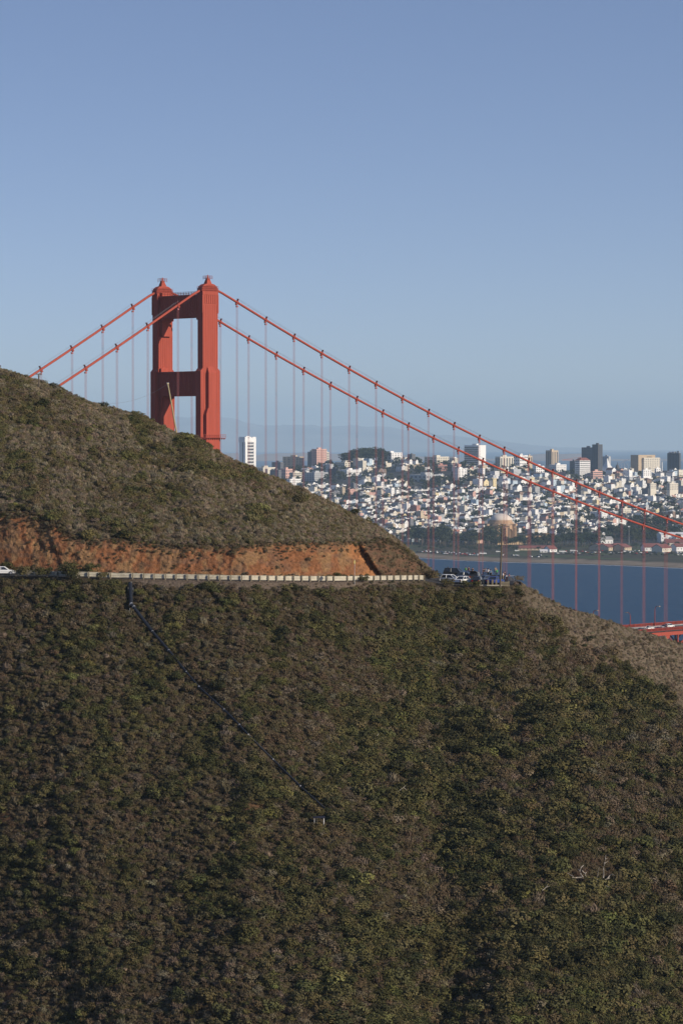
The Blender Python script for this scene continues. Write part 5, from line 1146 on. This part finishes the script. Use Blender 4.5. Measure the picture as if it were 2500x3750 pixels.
f_hillv = lambda u: float(f_vc(u)) if u < 1600 else 2120.0
def seen(h): return 880 < h[8] < 2500 and h[9] - h[5] * F / h[0] * .6 < f_hillv(h[8])
vis = sorted([h for h in H_list if seen(h)], key=lambda h: -(h[5] * (h[3] + h[4]) / h[0] ** 2 * (1.0 if h[0] < 5900 else .85)))
ind = vis[:300]; ids = set(id(h) for h in ind); rest = [h for h in H_list if id(h) not in ids]
ROOFC = [(.22, .22, .225), (.12, .12, .13), (.07, .07, .078), (.50, .49, .47), (.12, .065, .055)]
def district(u, v, Yq):
    a = 'by the hill edge' if u < 1350 else 'left of the spire' if u < 1640 else 'around the spire' if u < 1780 else 'behind the rotunda' if u < 1920 else 'right of the rotunda' if u < 2120 else 'above the woods' if u < 2330 else 'near the right frame edge'
    b_ = 'near shore' if Yq < 5250 else 'low on slope' if Yq < 5600 else 'mid slope' if Yq < 5950 else 'under ridge'
    return a, b_
for h in ind:
    y_, x_, z_, L_, W_, H_, c, kd, u, v = h; V, Q, K = house_geo(L_, W_, H_, kd, gr_); V = np.array(V); Q = np.array(Q); K = np.array(K)
    a_, b_ = district(u, v, y_); big = 'tall' if H_ > 13 and L_ < 11 else 'large' if H_ > 13 else 'small' if H_ < 9.5 else 'mid sized'
    ro_ = {'flat': 'flat roof', 'gable': 'gabled roof', 'hip': 'hipped roof'}[kd]; name = 'house' if H_ < 13 else 'apartment_house'
    lab = '%s %s %s with %s, %s, %s' % (big, c, name.replace('_', ' '), ro_, b_, a_)
    me = None
    rt = empty(name, (x_, y_, z_), G); tag(rt, lab, name.replace('_', ' '), lab)
    rc = ROOFC[gr_.choice(5, p=(.34, .22, .12, .20, .12) if kd == 'flat' else (.1, .3, .3, .05, .25))]
    for k, (nm, mt_) in enumerate((('wall', M_wall), ('roof', M_wall), ('window', M_win))):
        qk = Q[K == k]
        if len(qk) == 0: continue
        if nm == 'window': continue
        used, inv = np.unique(qk, return_inverse=True); o = link(nm, np_mesh(nm, V[used], inv.reshape(qk.shape), mt_), rt); o.color = (*(np.array(WC[c]) * gr_.uniform(.85, 1.08)), 1) if k == 0 else (*rc, 1)
    qk = Q[K == 2].reshape(-1, 5, 4)
    for w_ in qk[:40]:
        used, inv = np.unique(w_, return_inverse=True)
        if gr_.rand() < .45: link('window', np_mesh('window', V[used], inv.reshape(w_.shape), M_win), rt)
VV, QQ, TT = [], [], []; nb = 0
for h in rest:
    y_, x_, z_, L_, W_, H_, c, kd, u, v = h; V, Q, K = house_geo(L_, W_, H_, kd, gr_, detail=y_ < 6300); V = np.array(V); K = np.array(K)
    Wd = np.stack([x_ + V[:, 0] * CG - V[:, 1] * SG, y_ + V[:, 0] * SG + V[:, 1] * CG, z_ + V[:, 2]], 1); VV.append(Wd); QQ.append(np.array(Q) + nb); nb += len(V)
    wc = np.array(WC[c]) * gr_.uniform(.85, 1.08); rc = np.array(ROOFC[gr_.choice(5, p=(.34, .22, .12, .20, .12) if kd == 'flat' else (.1, .3, .3, .05, .25))]); TT.append(np.array([wc, rc, (.07, .075, .09)])[K])
o = link('houses', np_mesh('houses', np.vstack(VV), np.vstack(QQ), M_facade, {'tint': ('FACE', np.vstack(TT))})); tag(o, 'dense mass of small white and pastel houses covering the far city slope', 'houses', kind='stuff')

# city trees
TP = []
for i in range(4):
    g_ = random.Random(50 + i); bl = [(0, 0, .72, .30)]
    for k in range(7): a = g_.uniform(0, 6.28); d = g_.uniform(.12, .34); bl.append((d * math.cos(a), d * math.sin(a), g_.uniform(.42, .85), g_.uniform(.13, .22)))
    TP.append((leaf_cloud('crown', bl, 260, .055, M_tree, 80 + i), bl))
tm = MB(); tm.tube([(0, 0, -.1), (.01, 0, .3), (-.02, .01, .62)], [.035, .028, .015], 6); tm.tube([(.01, 0, .3), (.14, .05, .55)], [.02, .01], 5); tm.tube([(0, 0, .36), (-.12, -.08, .58)], [.018, .009], 5); trunk_me = tm.mesh('trunk', M_bark)
TCOL = [(.030, .042, .022), (.040, .050, .024), (.052, .058, .028), (.026, .034, .020)]
def tree(x_, y_, z_, h_, label, group, name='tree', kd=None, wide=1.0, lean=None):
    rt = empty(name, (x_, y_, z_), rnd.uniform(0, 6.28)); tag(rt, label, name.replace('_', ' '), group)
    i = rnd.randrange(4) if kd is None else kd; c = link('crown', TP[i][0], rt); c.scale = (h_ * wide, h_ * wide, h_); f_ = rnd.uniform(.8, 1.25); cc_ = TCOL[rnd.randrange(4)]; c.color = (cc_[0] * f_, cc_[1] * f_, cc_[2] * f_, 1)
    t_ = link('trunk', trunk_me, rt); t_.scale = (h_, h_, h_); return rt
nt_ = 0
# (u range, v of the foot range, Y fixed or None, height range, count, label, wide)
ZONES = [((1530, 2060), None, 4660, (5, 8), 40, 'low dark bush on the shore flats behind the parked cars', 1.7), ((2060, 2500), None, 4430, (3, 6), 30, 'low dark bush on the shore flats in front of the sheds', 2.0),
         ((1252, 1405), None, 6420, (26, 38), 16, 'dark round eucalyptus in the grove crowning the ridge', 1.25),
         ((1195, 1222), None, 6430, (13, 17), 2, 'dark tree on the ridge just right of the pink tower', 1.1),
         ((1478, 1535), None, 6440, (10, 16), 4, 'dark tree on the ridge right of the white slab with glazed side', 1.2),
         ((1628, 1650), None, 6350, (14, 16), 1, 'lone bushy tree on the ridge right of the wide cream block', 1.2),
         ((1586, 1655), None, 6060, (14, 20), 6, 'dark tree in the shadowed clump above the church', 1.2),
         ((1500, 1640), None, 4940, (20, 30), 24, 'dark tree in the grove behind the parking lot at the hill edge', 1.1),
         ((1600, 1800), None, 4860, (14, 22), 26, 'dark tree on the flats left of the domed rotunda', 1.1),
         ((1768, 1830), None, 4975, (24, 30), 5, 'tall dark tree shading the left side of the domed rotunda', .9),
         ((1800, 2010), None, 4820, (12, 18), 26, 'grey green eucalyptus with pale limbs in front of the rotunda', 1.1),
         ((2000, 2200), None, 4840, (14, 22), 28, 'dark tree in the belt between rotunda and sheds', 1.1),
         ((2195, 2500), None, 5120, (16, 24), 34, 'dark cypress of the woods behind the sheds at right', 1.1),
         ((2300, 2500), None, 5330, (16, 24), 18, 'dark tree high in the woods at right', 1.1),
         ((2160, 2500), None, 4700, (7, 11), 18, 'small shoreline tree among the red roofed sheds', 1.2)]
for (ua, ub), _, Y_, (ha, hb), cnt, lab, wd in ZONES:
    for k in range(cnt):
        u = ua + (ub - ua) * (k + rnd.random()) / cnt; yy = Y_ + rnd.uniform(-60, 60) * (0.5 if Y_ > 6000 else 1); x_ = (u - 1250) / F * yy; tree(x_, yy, float(city_z(u, yy)) - .5, rnd.uniform(ha, hb), lab, lab, wide=wd)
gr_.shuffle(T_list)
near_t = sorted([t_ for t_ in T_list if 900 < 1250 + t_[0] / t_[1] * F < 2490 and float(vof(t_[2], t_[1])) < f_hillv(1250 + t_[0] / t_[1] * F)], key=lambda t_: t_[1])[:120]
ns = set(id(t_) for t_ in near_t)
for t_ in near_t:
    u = 1250 + t_[0] / t_[1] * F; a_, b_ = district(u, 0, t_[1]); lab = 'dark garden tree between the houses %s, %s' % (b_, a_); tree(t_[0], t_[1], t_[2] - .3, t_[3], lab, lab, wide=1.2)
VV, TT = [], []
for t_ in T_list:
    if id(t_) in ns: continue
    bl = TP[rnd.randrange(4)][1]; n = 70; g_ = gr_; k = g_.randint(0, len(bl), n); B_ = np.array(bl)[k]; d = g_.normal(size=(n, 3)); d /= np.linalg.norm(d, axis=1)[:, None]; c = (B_[:, :3] + d * B_[:, 3:4] * .9) * t_[3] * np.array([1.25, 1.25, 1])
    a = np.cross(d, g_.normal(size=(n, 3))); a /= np.linalg.norm(a, axis=1)[:, None]; b_ = np.cross(d, a); s = t_[3] * .11
    VV.append((np.stack([c - a * s, c + b_ * s, c + a * s, c - b_ * s], 1) + np.array([t_[0], t_[1], t_[2]])).reshape(-1, 3)); TT.append(np.tile(np.array(TCOL[rnd.randrange(4)]) * rnd.uniform(.8, 1.2), (n, 1)))
VV = np.vstack(VV); o = link('woodland', np_mesh('woodland', VV, np.arange(len(VV)).reshape(-1, 4), M_facade, {'tint': ('FACE', np.vstack(TT))})); tag(o, 'dark garden trees scattered between the houses of the city slope', 'trees', kind='stuff')

# parked vehicles on the shore flats: small far cars with body and window band
def far_car(u, Y, colr, label, kind=0, rz=None, group='cars parked along the beach'):
    x_ = (u - 1250) / F * Y; L_ = (4.4, 6.5, 10.5)[kind]; h_ = (1.45, 2.4, 3.1)[kind]; rt = empty(('car', 'van', 'truck')[kind], (x_, Y, float(city_z(u, Y)) + .02), rnd.uniform(-.3, .3) + G + (math.pi / 2 if rnd.random() < .6 else 0) if rz is None else rz); tag(rt, label, ('car', 'van', 'truck')[kind], group)
    m = MB(); m.prism([(-L_ / 2, .3), (L_ / 2, .3), (L_ / 2, h_ * .55), (L_ * .25, h_ * .62), (L_ * .12, h_), (-L_ * .36, h_), (-L_ / 2, h_ * .62)], -.95, .95); o = m.build('body', M_wall, rt); o.color = (*colr, 1)
    m = MB(); m.prism([(L_ * .22, h_ * .64), (L_ * .11, h_ * .95), (-L_ * .34, h_ * .95), (-L_ * .44, h_ * .64)], -.97, .97); m.build('window', M_glass, rt)
    m = MB()
    for s in (-1, 1): m.tube([(s * L_ * .3, -1.0, .34), (s * L_ * .3, 1.0, .34)], .34, 8)
    m.build('axle', M_rubber, rt)
CC = [('white', (.78, .78, .76)), ('silver', (.48, .49, .50)), ('black', (.02, .02, .02)), ('dark blue', (.03, .05, .12)), ('grey', (.16, .16, .17)), ('red', (.36, .04, .03))]
for k in range(64):
    u = 1528 + 300 * (k + rnd.random()) / 64 if k < 48 else 1830 + 200 * rnd.random(); Y_ = float(f_sh(u)) + rnd.choice([118, 132, 150, 170]) + rnd.uniform(-3, 3); cn_, cl_ = rnd.choice(CC[:2] + CC)
    lab = '%s car parked %s behind the beach, %s' % (cn_, 'in the %s row' % ('front' if Y_ - f_sh(u) < 140 else 'rear'), 'left of the utility pole' if u < 1760 else 'around the utility pole' if u < 1880 else 'right of the utility pole'); far_car(u, Y_, cl_, lab, group=lab)
for k in range(56):
    u = 2040 + 460 * (k + rnd.random()) / 56; Y_ = 4560 + rnd.choice([-60, -30, 10, 40]) + rnd.uniform(-12, 12); cn_, cl_ = rnd.choice(CC[:2] + CC + [('red', (.5, .04, .03))]); lab = '%s car on the lots by the red roofed sheds, %s' % (cn_, 'left part' if u < 2200 else 'middle part' if u < 2340 else 'right part'); far_car(u, Y_, cl_, lab, group=lab)
for (u, Y_, kd, lab) in ((1768, 4480, 2, 'long pale bus or truck parked behind the beach left of the utility pole'), (1823, 4560, 1, 'white van alone on the lawn left of the utility pole'), (2296, 4560, 2, 'white box truck beside the gabled red roofed sheds'), (1892, 4600, 1, 'white van on the road below the long red roof, left'), (2060, 4560, 2, 'white trailer right of the white gabled building'), (2100, 4590, 2, 'second white trailer right of the white gabled building'), (2490, 4430, 2, 'low white truck at the right edge of the shore flats')):
    far_car(u, Y_, (.78, .78, .75), lab, kd, rz=rnd.uniform(-.1, .2), group='large vehicles on the shore flats')

# large single shrubs of the slope
BP = []
for i in range(5):
    g_ = random.Random(90 + i); bl = [(0, 0, .35, .42)]
    for k in range(11): a = g_.uniform(0, 6.28); d = g_.uniform(.15, .5); bl.append((d * math.cos(a), d * math.sin(a), g_.uniform(.2, .62), g_.uniform(.14, .24)))
    BP.append(leaf_cloud('shrub', bl, 900, .040, M_leafo, 110 + i))
SH = [(25, 2105, 3.2, 'green', 'round green bush at the left edge in front of the road, under the white car'), (90, 2108, 3.0, 'olive', 'low olive bush at the left end of the guardrail'), (150, 2112, 3.2, 'green', 'green bush hiding part of the guardrail near its left end'),
      (245, 2118, 4.0, 'green', 'large round dark green bush overlapping the guardrail at left'), (262, 2128, 2.6, 'dark', 'small dark bush right under the large round bush at left'), (340, 2150, 2.8, 'olive', 'olive bush below the guardrail right of the large round bush'), (372, 2125, 2.2, 'olive', 'small olive bush touching the guardrail above the drain pipe'),
      (436, 2185, 2.6, 'lime', 'yellow green bush left of the drain pipe top'), (450, 2160, 2.0, 'lime', 'small yellow green bush at the drain pipe mouth'), (512, 2185, 2.6, 'lime', 'yellow green bush right of the drain pipe top'), (545, 2215, 2.4, 'lime', 'second yellow green bush right of the drain pipe top'),
      (330, 2068, 3.2, 'green', 'green bush at the foot of the orange bank behind the guardrail'), (740, 2165, 3.4, 'dark', 'solitary dark green bush below the gravel strip'), (1080, 2170, 3.0, 'dark', 'dark bush below the gravel strip near the sign'), (1180, 2200, 4.6, 'green', 'big grey green bush below the right part of the guardrail'),
      (650, 2290, 4.4, 'olive', 'wide olive bush right of the upper drain pipe'), (640, 2440, 4.0, 'dark', 'dark bush left of the pipe bend'), (795, 2535, 4.2, 'dark', 'dark round bush right of the middle drain pipe'), (1240, 2125, 2.8, 'green', 'green bush in front of the guardrail right of the sign'), (1330, 2128, 2.6, 'green', 'green bush at the right end of the guardrail'),
      (1590, 2122, 4.2, 'olive', 'olive bush below the white hatchback at the overlook'), (1640, 2132, 3.6, 'olive', 'second olive bush below the white hatchback at the overlook'), (1700, 2135, 3.2, 'green', 'green bush below the white sedan at the overlook'), (1745, 2132, 2.8, 'green', 'green bush below the brown wagon at the overlook'),
      (1575, 2060, 3.8, 'brown', 'round brown bush at the foot of the red cut slope beside the water'), (1298, 1865, 2.6, 'dark', 'dark bush standing up on the hill skyline against the white houses'), (383, 1489, 2.2, 'dark', 'dark bush on the hill skyline left of the bridge tower'), (300, 1468, 1.6, 'olive', 'olive bush on the skyline near the bridge cable foot'),
      (1022, 2515, 3.0, 'lime', 'pale yellow green bush at mid slope right of the drain pipe'), (1900, 2120, 2.6, 'tan', 'dry tan bush at the end of the overlook'), (1530, 2860, 5.2, 'dark', 'large dark blue green bush on the right slope'), (1480, 2830, 4.0, 'gray', 'silvery grey bush beside the large dark bush'),
      (1570, 2900, 3.2, 'lime', 'pale flowering bush below the large dark bush'), (1610, 2940, 4.6, 'green', 'large green bush right of the pale flowering bush'), (1130, 3010, 3.4, 'dark', 'dark green bush left of the platform'), (1280, 3020, 4.2, 'dark', 'dark bush right of the platform'), (1840, 2510, 4.6, 'green', 'large green bush high on the right slope'),
      (1760, 2340, 3.8, 'green', 'green bush high below the overlook'), (2050, 2520, 4.4, 'green', 'green bush near the dry ridge'), (2280, 3130, 5.0, 'dark', 'dark bush right of the bleached trunk'), (2210, 3110, 4.6, 'dark', 'dark bush behind the bleached trunk'), (2090, 3150, 4.2, 'dark', 'dark bush behind the sprawling bleached branch'), (2380, 3180, 4.6, 'green', 'green bush well right of the bleached trunk'),
      (2440, 3400, 5.0, 'dark', 'big dark bush low at the right edge'), (1900, 3300, 4.4, 'green', 'big green bush left of the bleached branches'), (1950, 2890, 4.0, 'green', 'large green bush midway down the right slope'), (420, 3620, 5.0, 'green', 'big green bush low at left'), (660, 3280, 4.6, 'green', 'green bush low at centre left'), (850, 3200, 4.4, 'dark', 'dark green bush below the orange soil patch'),
      (780, 3260, 3.8, 'olive', 'olive bush left of the dark one below the orange soil patch'), (470, 3200, 3.8, 'dark', 'dark bush low at left'), (250, 2950, 3.4, 'dark', 'dark bush left above the orange soil patch'), (790, 2985, 3.0, 'lime', 'yellow green bush beside the orange soil patch'), (1100, 3290, 4.0, 'green', 'green bush at lower centre'), (150, 3420, 4.4, 'dark', 'dark bush in the shady gully at lower left'), (1280, 3400, 3.8, 'olive', 'olive bush at lower centre'),
      (2300, 2900, 4.4, 'green', 'green bush at middle right below the dry ridge'), (1650, 3100, 4.0, 'green', 'green bush below and right of the pale flowering bush'), (1450, 3560, 4.2, 'green', 'green bush near the bottom centre'), (2150, 3560, 4.4, 'olive', 'olive bush near the bottom right')]
for (u, v, s, c, lab) in SH:
    if 1560 < u < 1780 and v < 2140: s *= .95
    s *= .78 * (1.35 if u < 400 and v < 2130 else 1.0)
    if v < f_vr(u) - 3 and u < 1600:
        Ym = float(f_Yr(u)) + 8.7 if v > 2040 else float((f_Yr(u) + f_pad(u)) + f_dc(u) * .97 + max(0, float(zof(f_vb(u), f_Yr(u)) - zof(f_vr(u), f_Yr(u)))) / 1.45); q = ray(u, v, Ym); q.z = ground_z(u, Ym) - .15
    else: q = ground_at(u, (4 if 1560 < u < 1780 and v < 2140 else 0) + max(v, float(f_vr(u)) + 6 if u < 1900 else float(f_vc(u)) + 4))
    rt = link('shrub', BP[rnd.randrange(5)], None, q, rnd.uniform(0, 6.28)); rt.scale = (s, s, s * rnd.uniform(.75, .95)); f_ = rnd.uniform(.9, 1.25); b_ = PAL[c]; rt.color = (b_[0] * f_, b_[1] * f_, b_[2] * f_, 1)
    tag(rt, lab, 'shrub', 'larger single shrubs on the hillside')

# air: one closed box of thin haze round everything
hz = MB(); hz.box(-19000, 19000, -1200, 80000, -2.0, 980.0)
mh = bpy.data.materials.new('haze_air'); mh.use_nodes = True; n = mh.node_tree; n.nodes.remove(n.nodes['Principled BSDF'])
pv = n.nodes.new('ShaderNodeVolumePrincipled'); pv.inputs['Color'].default_value = (.60, .82, 1.0, 1); pv.inputs['Density'].default_value = 3.2e-5; pv.inputs['Anisotropy'].default_value = 0.0
n.links.new(pv.outputs[0], n.nodes['Material Output'].inputs['Volume'])
tag(hz.build('haze', mh), kind='stuff')
